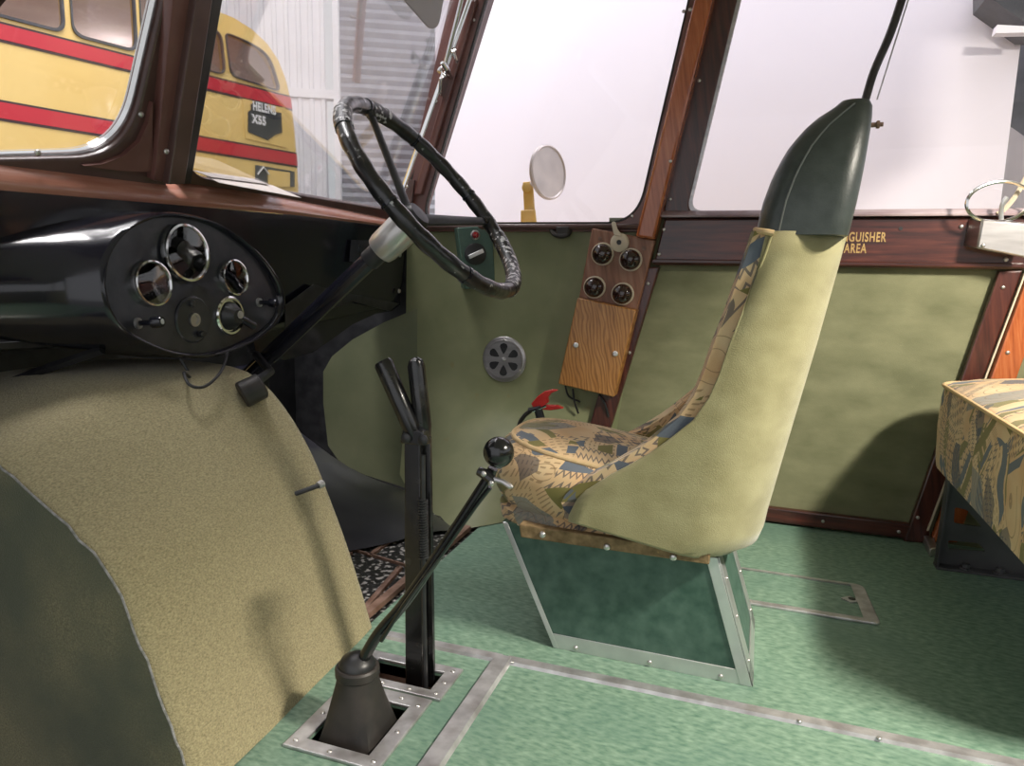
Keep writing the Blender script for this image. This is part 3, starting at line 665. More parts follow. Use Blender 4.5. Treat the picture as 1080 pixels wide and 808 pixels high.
def pull(px, py, d, r, name):
    c = face(px, py)
    o = obj(name, MB().lathe(c, d, [(.006,0),(.006,.035),(r,.036),(r,.052),(r*.85,.058),(.0001,.058)], 20), K['black'], db)
    obj('ferrule', MB().lathe(c, d, [(.013,0),(.012,.006),(.008,.006)], 16), K['alu'], o)
    return o
k1 = pull(142,341,(1,.25,.1),.013,'choke_knob'); obj('cap', MB().lathe(face(142,341) + V((1,.25,.1)).normalized()*.058, (1,.25,.1), [(.006,0),(.006,.001),(.003,.001)], 14), K['dialmark'], k1)
pull(271,319,(1,.05,0),.011,'switch_knob')
obj('cable', MB().tube(smoothpath([V((-1.30,1.33,.675)), V((-1.27,1.33,.63)), onx(194,393,-1.20), onx(200,406,-1.16), onx(215,408,-1.15), onx(230,396,-1.17), onx(238,380,-1.22), V((-1.32,1.52,.70))], 6), .0035, 8), K['blackdull'], db)
obj('bracket', MB().tube([onx(108,369,-1.36), onx(40,392,-1.5), onx(-30,420,-1.6)], .011, 6), K['blackdull'], db)
for p in ((110,368),(76,341)): screw(onx(*p,-1.37), (1,0,-.3), db, .006)
for p in ((422,269),(421,307)): screw(onx(*p,-1.405), (1,0,0), db, .009)
obj('lower_panel', MB().prism([onx(x, y, -1.398) for x, y in ((300,322),(330,300),(350,306),(420,320),(410,328),(372,318),(336,330),(300,352))], (.004,0,0)), K['blackdull'], db)
obj('name_plate', MB().prism([onx(x, y, -1.400) for x, y in ((370,253),(393,254),(392,280),(368,276))], (.004,0,0)), K['instr'], db)
# dark under-dash housing on the right with a rounded lower corner
und = [(430,243),(430,303),(426,318),(414,328),(396,331),(372,342),(350,358),(330,372),(300,380),(270,372),(262,330),(290,240)]
obj('under_panel', MB().prism([onx(x, y, -1.44) for x, y in und], (-.03,0,0)), K['black'], db)

# ================================================================== STEERING
AL = math.radians(39.7); sax = V((math.cos(AL),0,math.sin(AL))); wc0 = V((-.817,1.72,1.079)); WR = .303
e1 = V((0,1,0)); e2 = sax.cross(e1)
sw_ = thing('steering_wheel', 'large black steering wheel with worn taped rim on a sloping column with silver collar', 'steering wheel', wc0)
col = obj('column', MB().tube([wc0 - sax*.95, wc0 - sax*.205], .025, 20), K['black'], sw_)
obj('sleeve', MB().tube([wc0 - sax*.255, wc0 - sax*.20], .029, 20), K['blackdull'], col)
obj('collar', MB().lathe(wc0 - sax*.215, sax, [(.030,0),(.040,.004),(.044,.02),(.046,.105),(.042,.112),(.02,.114)], 28), mat('satin silver', (.52,.50,.48), (.60,.58,.56), .3, metal=.7, scale=20), col)
jb = onx(267,411,-1.13)
obj('joint_bracket', MB().tube([V((-1.38,1.70,.64)), onx(285,392,-1.25), onx(269,404,-1.14)], .012, 10), K['blackdull'], col)
jd = V((.35,.45,.25)).normalized()
obj('joint_cap', MB().lathe(jb - jd*.03, jd, [(.030,0),(.033,.004),(.032,.05),(.026,.055),(.0001,.055)], 16), K['rubber'], col)
def rimp(a, r=WR): return wc0 + (e1*math.cos(a) + e2*math.sin(a))*r
obj('rim', MB().tube([rimp(2*PI*i/96) for i in range(96)], [.0205 + .0012*math.sin(i*1.7) for i in range(96)], 14, closed=True), K['wrap'], sw_)
worn = mat('worn silver tape', (.010,.010,.011), (.62,.61,.62), .35, scale=70, stretch=(1,1,1), detail=5, lo=.53, hi=.60, bump=.3)
def angof(px, py):
    p = onp(px, py, wc0, sax) - wc0; return math.atan2(p.dot(e2), p.dot(e1))
a1, a2 = angof(389,116), angof(519,236)
a3 = math.atan2(-(math.sin(a1)+math.sin(a2)), -(math.cos(a1)+math.cos(a2)))
hubc = wc0 - sax*.085
for (pa, pb_) in (((531,252),(536,305)), ((380,103),(402,116)), ((362,118),(366,138))):
    q0, q1 = angof(*pa), angof(*pb_); q1 = q0 + (q1-q0+PI) % (2*PI) - PI
    obj('worn_tape', MB().tube([rimp(q0 + (q1-q0)*k/14) for k in range(15)], .0222, 14), worn, sw_, label='worn silvery stretch of rim tape')
for a in (a1, a2, a3):
    p = rimp(a, WR-.01); q = hubc + (p-hubc).normalized()*.02
    t = (p-q).normalized(); s = t.cross(sax).normalized()
    rr = [[q + (p-q)*k + (s*math.cos(2*PI*j/12)*w + sax*math.sin(2*PI*j/12)*.009) for j in range(12)] for k, w in ((0,.020),(.3,.019),(.8,.014),(1,.014))]
    obj('spoke', MB().loft(rr), K['blackdull'], sw_)
    obj('clip', MB().tube([p - t*.02, p - t*.002], [.012,.016], 10), K['leverblack'], sw_)
obj('hub', MB().lathe(hubc - sax*.03, sax, [(.032,0),(.040,.01),(.040,.045),(.033,.058),(.0001,.062)], 28), K['blackdull'], sw_)
for a in (.15, .9, 1.6, 2.5, 3.3, 4.1, 5.0, 5.7): obj('tape_band', MB().tube([rimp(a + k*.012) for k in range(3)], .0222, 14), K['black'], sw_)

# ================================================================== WALL FITTINGS
# green switch box under the front window
sb_ = thing('switch_box', 'dark green metal switch box with red lamp behind the steering wheel', 'switch box', (-1.06,2.69,.95))
nb = V((.55,-.83,.0)).normalized(); pb = ony(520,270,2.685)
bx = lambda px, py: onp(px, py, pb, nb)
f4 = [bx(482,240), bx(519,238), bx(523,303), bx(490,305)]
obj('case', MB().prism(f4, nb*-.075), K['boxgreen'], sb_, .004)
lm = obj('lamp_bezel', MB().lathe(bx(501,248), nb, [(.019,0),(.019,.006),(.014,.009),(.012,.006)], 20), K['steel'], sb_)
obj('lamp_lens', MB().lathe(bx(501,248)+nb*.004, nb, [(.013,0),(.012,.007),(.006,.011),(.0001,.012)], 18), K['redlamp'], lm)
rk = obj('rotary_switch', MB().lathe(bx(501,268), nb, [(.043,0),(.043,.010),(.037,.014),(.0001,.014)], 28), K['blackdull'], sb_)
c = bx(501,268) + nb*.014; h_ = V((0,0,1)).cross(nb); d = (h_*.9 + V((0,0,.42))).normalized(); e = nb.cross(d)
obj('pointer', MB().prism([c - d*.032 - e*.008, c + d*.032 - e*.008, c + d*.032 + e*.008, c - d*.032 + e*.008], nb*.012), K['alu_clean'], rk, .002)
# vent
ve = thing('air_vent', 'round grey metal air vent with petal slots on the green side panel', 'vent', (-.967,W,.541))
vc = ony(532,379,W-.002); Yn = V((0,-1,0)); vr_ = .093
pet = []
for k in range(6):
    a = 2*PI*k/6 + PI/2; d = V((math.cos(a),0,math.sin(a))); s = V((-d.z,0,d.x)); cc = vc + V((0,-.010,0))
    pet.append([cc + d*.018, cc + d*.030 + s*.008, cc + d*.045 + s*.014, cc + d*.053 + s*.011, cc + d*.057, cc + d*.053 - s*.011, cc + d*.045 - s*.014, cc + d*.030 - s*.008])
circ = lambda r, o: [o + V((math.cos(2*PI*i/48)*r, 0, math.sin(2*PI*i/48)*r)) for i in range(48)]
obj('flange', MB().lathe(vc, Yn, [(vr_,0),(vr_,.003),(.089,.006),(.081,.007),(.079,.010),(.075,.010),(.073,.006)], 48), K['steel'], ve)
pdk = obj('petal_disc', MB().lathe(vc + V((0,-.007,0)), Yn, [(.074,0),(.074,.003),(.0001,.0035)], 48), K['steel'], ve)
for lp in pet: obj('slot', MB().prism(rounded([vc + V((0,-.010,0)) + (p - vc - V((0,-.010,0)))*1.18 for p in lp], .003, 3), (0,-.0012,0)), K['blackdull'], pdk)
obj('backing', MB().lathe(vc, Yn, [(.066,0),(.066,.003),(.0001,.003)], 32), K['blackdull'], ve)
obj('centre_knob', MB().lathe(vc + Yn*.009, Yn, [(.010,0),(.009,.008),(.004,.011),(.0001,.011)], 14), K['steel'], ve)
for k in range(3):
    a = PI/2 + 2*PI*k/3; screw(vc + V((math.cos(a)*.081, -.009, math.sin(a)*.081)), Yn, ve, .004)
# small clip under the sill
cl = thing('clip', 'small black spring clip under the front window sill', 'clip', wl(592,243))
obj('body', MB().tube(smoothpath([wl(581,241,2.67), wl(585,247,2.655), wl(592,249,2.65), wl(599,247,2.655), wl(601,240,2.67)], 4), .010, 8), K['rubber'], cl)
obj('jaw', MB().prism([wl(x, y, 2.645) for x, y in ((586,239),(600,239),(599,247),(595,250),(587,248))], (0,.04,0)), K['rubber'], cl, .004)
obj('screw_plate', MB().prism([wl(x, y, 2.675) for x, y in ((579,238),(602,238),(602,243),(579,243))], (0,.015,0)), K['rubber'], cl)

# ---- switch panel of knobs + oak box
YS = 2.62
sp2 = thing('switch_board', 'leaning wooden panel of four round brown switches above an oak cover', 'switch panel', (-.6,W,.5))
ws = lambda px, py, y=YS: ony(px, py, y)
bd = [ws(623,240), ws(690,253), ws(671,327.5), ws(609,314.5)]
obj('backboard', MB().prism([p + V((0,.02,0)) for p in bd], (0,.05,0)), K['board'], sp2, .005)
ca = [ws(609,314,2.605), ws(671,327,2.605), ws(647.5,419,2.605), ws(588.5,405,2.605)]
cv = obj('cover', MB().prism(ca, (0,.085,0)), K['oak'], sp2, .004)
for p in ((607.5,364),(649,373)): obj('cover_screw', MB().lathe(ws(*p, 2.604), Yn, [(.010,0),(.010,.004),(.007,.007),(.0001,.007)], 14), K['alu_clean'], cv)
def knob(px, py):
    c = ws(px, py, 2.638)
    o = obj('switch', MB().lathe(c, Yn, [(.042,0),(.042,.010),(.039,.013),(.0001,.013)], 32), K['cream'], sp2)
    obj('dolly_cap', MB().lathe(c + Yn*.012, Yn, [(.037,0),(.036,.012),(.031,.022),(.022,.029),(.010,.033),(.0001,.034)], 32), K['bakelite'], o)
    obj('toggle', MB().lathe(c + Yn*.040 + V((0,0,-.008)), (0,-1,-.4), [(.007,0),(.006,.008),(.003,.011),(.0001,.011)], 12), K['bakelite'], o)
for p in ((636,268),(665.5,274),(627.5,303),(657,310)): knob(*p)
c = ws(654,256,2.638)
rs = obj('rotary_switch', MB().lathe(c, Yn, [(.034,0),(.034,.014),(.028,.018),(.014,.019),(.014,.026),(.010,.026),(.0085,.016),(.0001,.016)], 28), K['cream'], sp2)
obj('lever', MB().prism(rounded([c + V(q) + Yn*.012 for q in ((.012,0,.022),(-.020,0,.026),(-.032,0,.072),(-.018,0,.076),(-.008,0,.048))], .008), Yn*.010), K['cream'], rs, .002)
obj('centre', MB().lathe(c + Yn*.016, Yn, [(.0085,0),(.0085,.004),(.0001,.004)], 14), K['blackdull'], rs)
for p in ((633,252),(679,262)): obj('plug', MB().lathe(ws(*p, 2.638), Yn, [(.008,0),(.008,.002),(.0001,.002)], 12), K['rust'], sp2)
for a, b, c_ in (((596,407),(600,418),(612,424)), ((604,410),(606,424),(610,436)), ((632,416),(638,426),(642,440))):
    obj('wire', MB().tube(smoothpath([ws(*a, 2.66), ws(*b, 2.655), ws(*c_, 2.665)], 5), .004, 6), K['blackdull'], sp2)

# ---- aluminium extinguisher bracket on the rail
fb = thing('extinguisher_bracket', 'grey aluminium bracket with wire ring fixed to the mahogany rail', 'bracket', wl(1055,250,2.66))
fr_ = [wl(1036,231,2.585), wl(1030,262,2.585), wl(1086,273,2.585), wl(1092,236,2.585)]
bk = [V((p.x-.02, 2.66, p.z+.01)) for p in fr_]
obj('pocket', MB().loft([fr_, bk]), K['steel'], fb, .006)
rc = wl(1053,213,2.60)
obj('wire_ring', MB().tube([rc + V((math.cos(2*PI*i/40)*.088, .015*math.cos(2*PI*i/40), math.sin(2*PI*i/40)*.060 + .004*math.cos(2*PI*i/40))) for i in range(40)], .0055, 8, closed=True), K['chrome'], fb)
obj('hook', MB().tube(smoothpath([wl(1056,232,2.61), wl(1056,222,2.605), wl(1058,214,2.60), wl(1062,208,2.60)], 4), .007, 8), K['alu_clean'], fb)
obj('strap', MB().tube(smoothpath([wl(1052,226,2.64), wl(1060,220,2.64), wl(1070,208,2.64), wl(1079,193,2.64), wl(1086,180,2.64)], 4), .008, 6), K['cream'], fb)
screw(wl(1037,259,2.583), (0,-1,0), fb, .006)

# ---- red handle behind the seat
fx = thing('extinguisher', 'red handled extinguisher top poking up behind the driver seat cushion', 'extinguisher', V((-.78,2.42,0)))
E_ = lambda px, py, y=2.42: ony(px, py, y)
obj('bottle', MB().lathe((-.70,2.42,0.0), (0,0,1), [(.05,0),(.055,.01),(.055,.20),(.045,.24),(.02,.262),(.018,.30)], 28), K['red'], fx)
obj('valve', MB().tube([V((-.70,2.42,.29)), E_(567,430), E_(558,433)], [.018,.016,.010], 12), K['blackdull'], fx)
obj('upper_handle', MB().prism([E_(x, y) for x, y in ((560,426),(567,418),(574,413),(582,411),(588,412),(581,415),(577,420),(578,425),(572,428),(562,430))], (0,.022,0)), K['red'], fx, .003)
obj('lower_handle', MB().prism([E_(x, y) for x, y in ((570,427),(588,428),(594,431),(580,433),(568,432))], (0,.022,0)), K['red'], fx, .003)
obj('pin', MB().tube([E_(562,434,2.41), E_(576,428,2.41)], .005, 8), K['chrome'], fx)
obj('hose', MB().tube(smoothpath([E_(560,433), E_(552,440), E_(547,452), V((-.80,2.40,.2)), V((-.79,2.38,.08))], 5), .008, 8), K['rubber'], fx)

# ================================================================== DRIVER'S SEAT
ds = thing('driver_seat', 'high-backed green driver seat with patterned cushion on a green pedestal', 'seat', (-.2,1.71,0))
Y0, Y1 = 1.49, 1.955
fpx = [(600,558),(603,551),(610,532),(622,516),(646,499),(676,484),(706,463),(728,447),(745,424),(756,402),(768,366),(781,334),(796,292),(806,265),(813,246)]
fcv = [ony(x, y, Y0) for x, y in fpx]
bpx = [(745,585),(776,580),(795,568),(803,552),(830,460),(860,360),(880,288),(891,249)]
bcv = [ony(x, y, 1.60) for x, y in bpx]
def interp(cv, z):
    if z <= cv[0].z: return cv[0].x
    for a, b in zip(cv, cv[1:]):
        if a.z <= z <= b.z: return a.x + (b.x-a.x)*(z-a.z)/max(1e-6, b.z-a.z)
    return cv[-1].x
bc2 = [V((.012,0,.30)), V((.035,0,.335))] + [p for p in bcv[3:]]
zs = [.300,.306,.32,.35,.38,.41,.44,.465,.49,.52,.55,.60,.65,.70,.76,.82,.88,.94,.985]
def U_path(z, o=0, fe=0, r=.15):
    xf = interp(fcv, z) - fe; xb = interp(bc2, z) - o; ya, yb = Y0 + o, Y1 - o; r = r - o*.5; out = []
    if z < .31: xb -= .02
    zz = z
    for i in range(9): out.append(V((xf + (xb-r-xf)*i/8, ya, zz)))
    for i in range(1, 9): a = -PI/2 + PI/2*i/8; out.append(V((xb-r+r*math.cos(a), ya+r+r*math.sin(a), zz)))
    for i in range(1, 6): out.append(V((xb, ya+r+(yb-ya-2*r)*i/6, zz)))
    for i in range(0, 9): a = PI/2*i/8; out.append(V((xb-r+r*math.cos(a), yb-r+r*math.sin(a), zz)))
    for i in range(1, 9): out.append(V((xb-r+(xf-xb+r)*i/8, yb, zz)))
    return out
def tilt(p):                                              # lower edge of the shell rises to the front
    k = max(0, min(1, (.45-p.z)/.15)); return V((p.x, p.y, p.z + k*.045*max(0, (-p.x-.10))/.27))
rows = [[tilt(p) for p in U_path(z)] for z in zs]
sh = obj('shell', MB().grid(rows), K['moquette'], ds, angle=60)
sd = sh.modifiers.new('solid', 'SOLIDIFY'); sd.thickness = .008; sd.offset = -1
edge_pts = [r_[0] for r_ in rows]
obj('stitching', MB().tube([p + V((.004,-.0015,0)) for p in edge_pts], .0022, 6), mat('pale stitched edge', (.40,.36,.18), None, .8), ds)
rings = []
for z in zs:
    o = U_path(z, .006, .030 if z > .34 else .012); i_ = U_path(z, .058, .020 if z > .34 else .006)
    nose = lambda a, b: [a.lerp(b, .5) + V((-.012,0,0))]
    rings.append([tilt(p) for p in o + nose(o[-1], i_[-1]) + i_[::-1] + nose(i_[0], o[0])])
obj('padding', MB().loft(rings), K['deco'], ds, angle=60)
# headrest
hf = [ony(x, y, 1.52) for x, y in ((797,246),(804,215),(815,185),(830,156),(848,132),(868,113),(885,102))]
hr = [ony(x, y, 1.60) for x, y in ((891,250),(900,215),(908,180),(914,152),(919,130),(922,112),(919,102))]
def rrect(xa, xb, ya, yb, z, r, n=6):
    out = []; r = min(r, (xb-xa)*.49, (yb-ya)*.49)
    for cx_, cy_, a0 in ((xb-r, ya+r, -PI/2), (xb-r, yb-r, 0), (xa+r, yb-r, PI/2), (xa+r, ya+r, PI)):
        for i in range(n+1): a = a0 + PI/2*i/n; out.append(V((cx_+r*math.cos(a), cy_+r*math.sin(a), z)))
    return out
rings = []
for i in range(13):
    z = .978 + (1.232-.978)*i/12; t = i/12; ins_ = .09*t**2.4
    xa = interp(hf, z); xb = interp(hr, z)
    rings.append(rrect(xa, xb, Y0+.002+ins_, Y1-.002-ins_, z - 0, .042))
xa, xb = interp(hf, 1.232), interp(hr, 1.232); seam_ = [r_[-1] + V((.0,-.001,0)) for r_ in rings]
rings.append(rrect(xa+.012, xb-.006, Y0+.10, Y1-.10, 1.243, .03)); rings.append(rrect(xa+.035, xb-.014, Y0+.125, Y1-.125, 1.248, .02))
obj('headrest', MB().loft(rings), K['leather'], ds, angle=50)
obj('headrest_seam', MB().tube(seam_, .0018, 6), mat('pale thread', (.13,.14,.13), None, .6), ds)
obj('headrest_piping', MB().tube(smoothpath([ony(797,242.5,1.52), ony(801,243.5,1.495), ony(808,244.5,1.485), ony(816,246,1.485)], 3), .006, 8), K['piping'], ds)
bo = ony(917,132,1.72)
obj('headrest_bolt', MB().lathe(bo, (1,.0,.02), [(.005,0),(.005,.012),(.008,.013),(.008,.019),(.0045,.020),(.0045,.026),(.0001,.026)], 10), K['rust'], ds)
# cushion
def souter(z, ex, dx=0, n=40, cx_=-.335, cy_=1.722, hx=.265, hy=.208, pw=3.0):
    out = []
    for i in range(n):
        a = 2*PI*i/n; ca, sa = math.cos(a), math.sin(a); q = (abs(ca)**pw + abs(sa)**pw)**(-1/pw)
        out.append(V((cx_ + dx + ca*q*(hx+ex), cy_ + sa*q*(hy+ex), z)))
    return out
tl = lambda r_: [V((p.x, p.y, p.z + (.062*max(0, min(1, (p.z-.30)/.12)))*max(0, min(1, (-.16-p.x)/.42)))) for p in r_]
rings = [souter(.315,-.03,.0), souter(.325,-.012), souter(.35,.004,-.006), souter(.38,.012,-.008), souter(.405,.006,-.004), souter(.422,-.010), souter(.434,-.026), souter(.440,-.034), souter(.449,-.055), souter(.462,-.10), souter(.471,-.15), souter(.475,-.19)]
cu_ = obj('seat_cushion', MB().loft([tl(r_) for r_ in rings]), K['deco'], ds, angle=60)
obj('piping', MB().tube(tl(souter(.436,-.030)), .0065, 10, closed=True), K['piping'], cu_)
obj('cushion_rim', MB().loft([tl(souter(z, e)) for z, e in ((.290,-.02),(.295,-.006),(.318,-.002),(.325,-.012))]), K['deco'], ds)
bl = [ony(547,553,1.50), ony(749,583,1.50), ony(748,596,1.50), ony(549,567,1.50)]
bs = obj('base_board', MB().prism(bl, (0,.42,0)), K['plyedge'], ds, .003)
for p in ((572,564),(640,577),(710,588)): screw(ony(*p, 1.498), (0,-1,0), bs, .008)
# pedestal
P = [V((-.415,1.547,0)), V((.041,1.547,0)), V((.041,1.866,0)), V((-.415,1.866,0))]
q0, q1 = ony(530,550,1.547), ony(757,588,1.547)
T = [q0, q1, q1 + V((0,.319,0)), q0 + V((0,.319,0))]
pd = obj('pedestal', MB().loft([P, T]), K['lino_dark'], ds)
def edge(a, b, w, d): # aluminium angle along an edge on the near face
    return obj('edge_strip', MB().prism([a, b, b+w, a+w], d), K['alu_clean'], pd, .0015)
yv = V((0,-.003,0))
lx = (T[0]-P[0]); rx = (T[1]-P[1])
h_ = .036/ (T[0].z)
es = obj('edge_strip', MB().prism([P[0], P[1], P[1] + rx*h_, P[0] + lx*h_], yv), K['alu_clean'], pd, .001)
for px in (607,685,760): screw(ony(px, 683 + (px-585)*.197 - 3.5, 1.543), (0,-1,0), es, .006)
edge(P[0] + yv*.2, T[0] + yv*.2, V((.014,0,0)), yv)
edge(P[1] + V((-.026,0,0)) + yv*.3, T[1] + V((-.026,0,0)) + yv*.3, V((.026,0,0)), yv)
xv = V((.003,0,.0008))
for f0, f1 in ((0,.06), (.26,.319)):
    a, b = P[1] + V((0,f0,0)), T[1] + V((0,f0,0))
    es2 = obj('edge_strip', MB().prism([a, b, b + V((0,f1-f0,0)), a + V((0,f1-f0,0))], xv), K['alu_clean'], pd, .001)
    for k in (.15,.5,.8): screw(a.lerp(b, k) + V((.004,(f1-f0)/2,0)), (1,0,.2), es2, .005)
obj('edge_strip', MB().prism([P[1], P[2], P[2] + rx*h_, P[1] + rx*h_], xv), K['alu_clean'], pd, .001)

# ================================================================== PASSENGER SEAT
ps = thing('passenger_seat', 'patterned passenger bench cushion on a grey steel leg at the frame edge', 'seat', (.85,2.0,0))
xf = .545
def cush(z, e, x1=1.05, r=.115):
    return rrect(xf - e, x1 + e, 1.44 - e, 2.565 + e, z, r)
rings = [cush(.325,-.05), cush(.318,-.02), cush(.322,-.004), cush(.35,.0), cush(.45,.004), cush(.54,.002), cush(.572,-.002), cush(.585,-.016), cush(.602,-.06), cush(.618,-.13), cush(.625,-.22)]
pcx = obj('cushion', MB().loft(rings), K['deco2'], ps, angle=60)
obj('piping', MB().tube(cush(.577,.0), .006, 8, closed=True), K['piping'], pcx)
lg = lambda px, py, y=2.47: ony(px, py, y)
outl = [lg(1003,468), lg(985,598), lg(1135,614), lg(1145,468)]
hol1 = rounded([lg(1000,570), lg(1032,573), lg(1040,582), lg(1000,579)], .008); hol2 = rounded([lg(1007,535), lg(1020,538), lg(1036,556), lg(1006,552)], .008)
hol3 = rounded([lg(1014,500), lg(1060,505), lg(1060,520), lg(1012,520)], .008)
plate('leg_frame', [outl, hol1, hol2, hol3], (0,.008,0), K['darkgrey'], ps, U=(1,0,0))
obj('leg_flange', MB().prism([lg(985,598), lg(1003,468), lg(1003,468)+V((0,-.03,0)), lg(985,598)+V((0,-.03,0))], (.006,0,0)), K['darkgrey'], ps)
fb0 = lg(984,599); ft = obj('foot', MB().box((fb0.x, 2.43, 0), (fb0.x+.42, 2.48, .008)), K['darkgrey'], ps, .002)
for p in ((1018,600),(1055,601)):
    c = lg(*p, 2.452); obj('foot_bolt', MB().lathe(V((c.x,2.452,.008)), (0,0,1), [(.02,0),(.02,.004),(.012,.005),(.012,.016),(.0001,.018)], 6), K['darkgrey'], ft)
obj('seat_rail', MB().box((.60,1.5,.285), (1.02,2.52,.322)), K['darkgrey'], ps)
obj('leg_frame', MB().box((.62,1.50,0), (1.0,1.52,.30)), K['darkgrey'], ps)
ft = thing('floor_fitting', 'small grey metal fitting on the floor at the foot of the rear wall post', 'fitting', wl(978,578,2.60))
obj('body', MB().prism([onz(x, y, 0) for x, y in ((972,571),(982,570),(988,586),(980,588))], (0,0,.03)), K['steel'], ft, .004)

# ================================================================== OUTSIDE
# round mirror
om = thing('door_mirror', 'round exterior mirror on a yellow arm seen through the front side window', 'mirror', ony(557,236,2.95))
mc = ony(578,182,2.98); md = V((.91,-.40,.05)).normalized()
Rm = .113
md2 = ray(578,182).normalized()
obj('shell', MB().lathe(mc - md*.045, md, [(.02,0),(.06,.006),(.095,.022),(Rm,.040),(Rm,.052),(Rm-.006,.055),(Rm-.012,.050)], 40), K['mirrorback'], om)
obj('mirror_glass', MB().lathe(mc + md*.002, md, [(Rm-.010,0),(Rm-.010,.002),(.0001,.003)], 40), K['mirror'], om)
ar = MB(); am = lambda px, py: ony(px, py, 2.97)
obj('arm', MB().prism([am(x, y) for x, y in ((551,192),(561,191),(564,234),(553,235))], (0,.02,0)), K['yellowarm'], om, .004)
obj('arm_joint', MB().lathe(am(556,198)+V((0,.005,0)), (0,-1,0), [(.022,0),(.022,.012),(.012,.016),(.0001,.016)], 16), K['yellowarm'], om)
obj('arm_foot', MB().prism([am(x, y) for x, y in ((550,222),(565,221),(567,240),(550,241))], (0,-.014,0)), K['yellowarm'], om, .004)
obj('arm_link', MB().tube([am(558,197), mc - md*.03], .011, 8), K['mirrorback'], om)
# white wall sheet beyond the side windows
ysh = 4.3
a, b = ony(459,100,ysh), ony(1066,130,ysh)
st(obj('wall_outside', MB().box((a.x,ysh,-.7), (b.x,ysh+.06,4.2)), K['sheet']))
# grey things beyond the right end of the sheet
c = ony(1085,180,4.9)
tag(obj('sloped_panel', MB().prism([ony(x, y, 4.9) for x, y in ((1055,126),(1092,152),(1110,500),(1030,500))], (0,.2,0)), K['greypaint']), 'grey sloped panel outside behind the wire ring bracket', 'panel')
cs = ony(1086,90,5.6)
tag(obj('steel_column', MB().box((cs.x-.35,5.6,-.7), (cs.x+.5,5.9,4.5)), K['darkgrey']), 'dark steel column outside at the right edge beyond the white wall', 'column')
dc_ = st(obj('overhead_duct', MB().prism([ony(x, y, 4.0) for x, y in ((1042,-4),(1090,30),(1130,30),(1130,-40),(1042,-40))], (0,.25,0)), K['darkgrey']))  # overhead duct hanging free near the steel column
obj('bracket', MB().prism([ony(x, y, 3.98) for x, y in ((1050,35),(1052,26),(1090,28),(1090,34))], (0,.06,0)), K['cladding'], dc_)
# hangar floor and far walls
st(obj('ground', MB().box((-20,-6,-.78), (8,16,-.7)), K['concrete']))
hd = ray(405,404); hd.z = 0; hd.normalize(); side = V((-hd.y,hd.x,0)) * -1            # along the far wall, to the right
DW = 9.5
def far(px, py, k=0): return onp(px, py, C0 + hd*(DW-k), hd)
# corrugated white cladding left of the roller door
x0, x1 = far(-500,100), far(352,100); L = (x1-x0).dot(side); base = V((x0.x,x0.y,0)); nrib = int(L/.14)
rows = [[], []]
for i in range(nrib*4+1):
    ph = i % 4; dd = (0, 0, .03, .03)[ph]; s_ = (i//4 + (0,.55,.65,.92)[ph])*.14
    for rr, z in zip(rows, (1.4+.0, 7.0)): rr.append(base + side*s_ - hd*dd + V((0,0,z)))
st(obj('wall_back', MB().grid(rows), K['cladding'], angle=20))
zc = far(320,97).z
rows = [[], []]
for i in range(nrib*4+1):
    ph = i % 4; dd = (0, 0, .03, .03)[ph]; s_ = (i//4 + (0,.55,.65,.92)[ph])*.14
    for rr, z in zip(rows, (-.7, zc-.05)): rr.append(base + side*s_ + hd*(.12-dd) + V((0,0,z)))
st(obj('wall_back_lower', MB().grid(rows), mat('pinkish cladding', (.70,.62,.66), (.76,.68,.72), .5, scale=3), angle=20))
st(obj('trim_cladding', MB().hexa([base + side*q + hd*dd + V((0,0,z)) for z in (zc-.07, zc+.03) for q, dd in ((0,.12),(L,.12),(L,-.05),(0,-.05))]), K['cladding']))
pj = far(355,100); jb_ = V((pj.x,pj.y,0))
st(obj('trim_door_jamb', MB().hexa([jb_ + side*q + hd*dd + V((0,0,z)) for z in (-.7, 7) for q, dd in ((-.03,.1),(.04,.1),(.04,-.10),(-.03,-.10))]), K['cladding']))
# roller door slats
rd0 = jb_ + side*.05; Lr = (far(520,100)-far(357,100)).dot(side); n_ = int(7.7/.11); row0 = []
for i in range(n_):
    for dz, dd in ((0,.02),(.02,.0),(.055,-.022),(.09,.0)): row0.append((-.7 + i*.11 + dz, dd))
rows = [[rd0 + side*q + hd*(dd) + V((0,0,z)) for z, dd in row0] for q in (0, Lr)]
st(obj('door_1', MB().grid(rows), K['roller'], angle=60))
st(obj('wall_back_right', MB().hexa([rd0 + side*q + hd*dd + V((0,0,z)) for z in (-.7, 7) for q, dd in ((Lr,.1),(Lr+3,.1),(Lr+3,-.0),(Lr,-.0))]), K['sheet']))

# ================================================================== YELLOW BUS
zU = 2.12
b0, b1 = onz(0,30,zU), onz(308,107,zU); bd_ = (b1-b0); bd_.z = 0; bd_.normalize(); bn = V((-bd_.y, bd_.x, 0))
if bn.dot(b0 - C0) < 0: bn = -bn                            # pointing away from the camera
bz_ = lambda px, py, k=0: onp(px, py, b0 - bn*k, bn)
bus = thing('bus', 'vintage yellow bus with red stripes parked outside the windscreen', 'bus', V((b1.x,b1.y,-.7)))
DB = 2.3
roofz = bz_(225,10).z
tl_ = bz_(225,10) - bd_*4.5; tl_.z = roofz + .05
outl = [tl_, bz_(205,3.5), bz_(225,10), bz_(247,19), bz_(266,31), bz_(282,46), bz_(294,64), bz_(302,85), bz_(307,107), bz_(311,140), bz_(313.5,175), bz_(315,210), bz_(315,300)]
zlow = -.25; e = outl[-1].copy(); e.z = zlow; f_ = tl_.copy(); f_.z = zlow; outl = outl[:-1] + [e, f_]
hA = rounded([bz_(237,34), bz_(262,44), bz_(284,58), bz_(296,97), bz_(243,80)], [.04,.12,.18,.06,.06], 6)
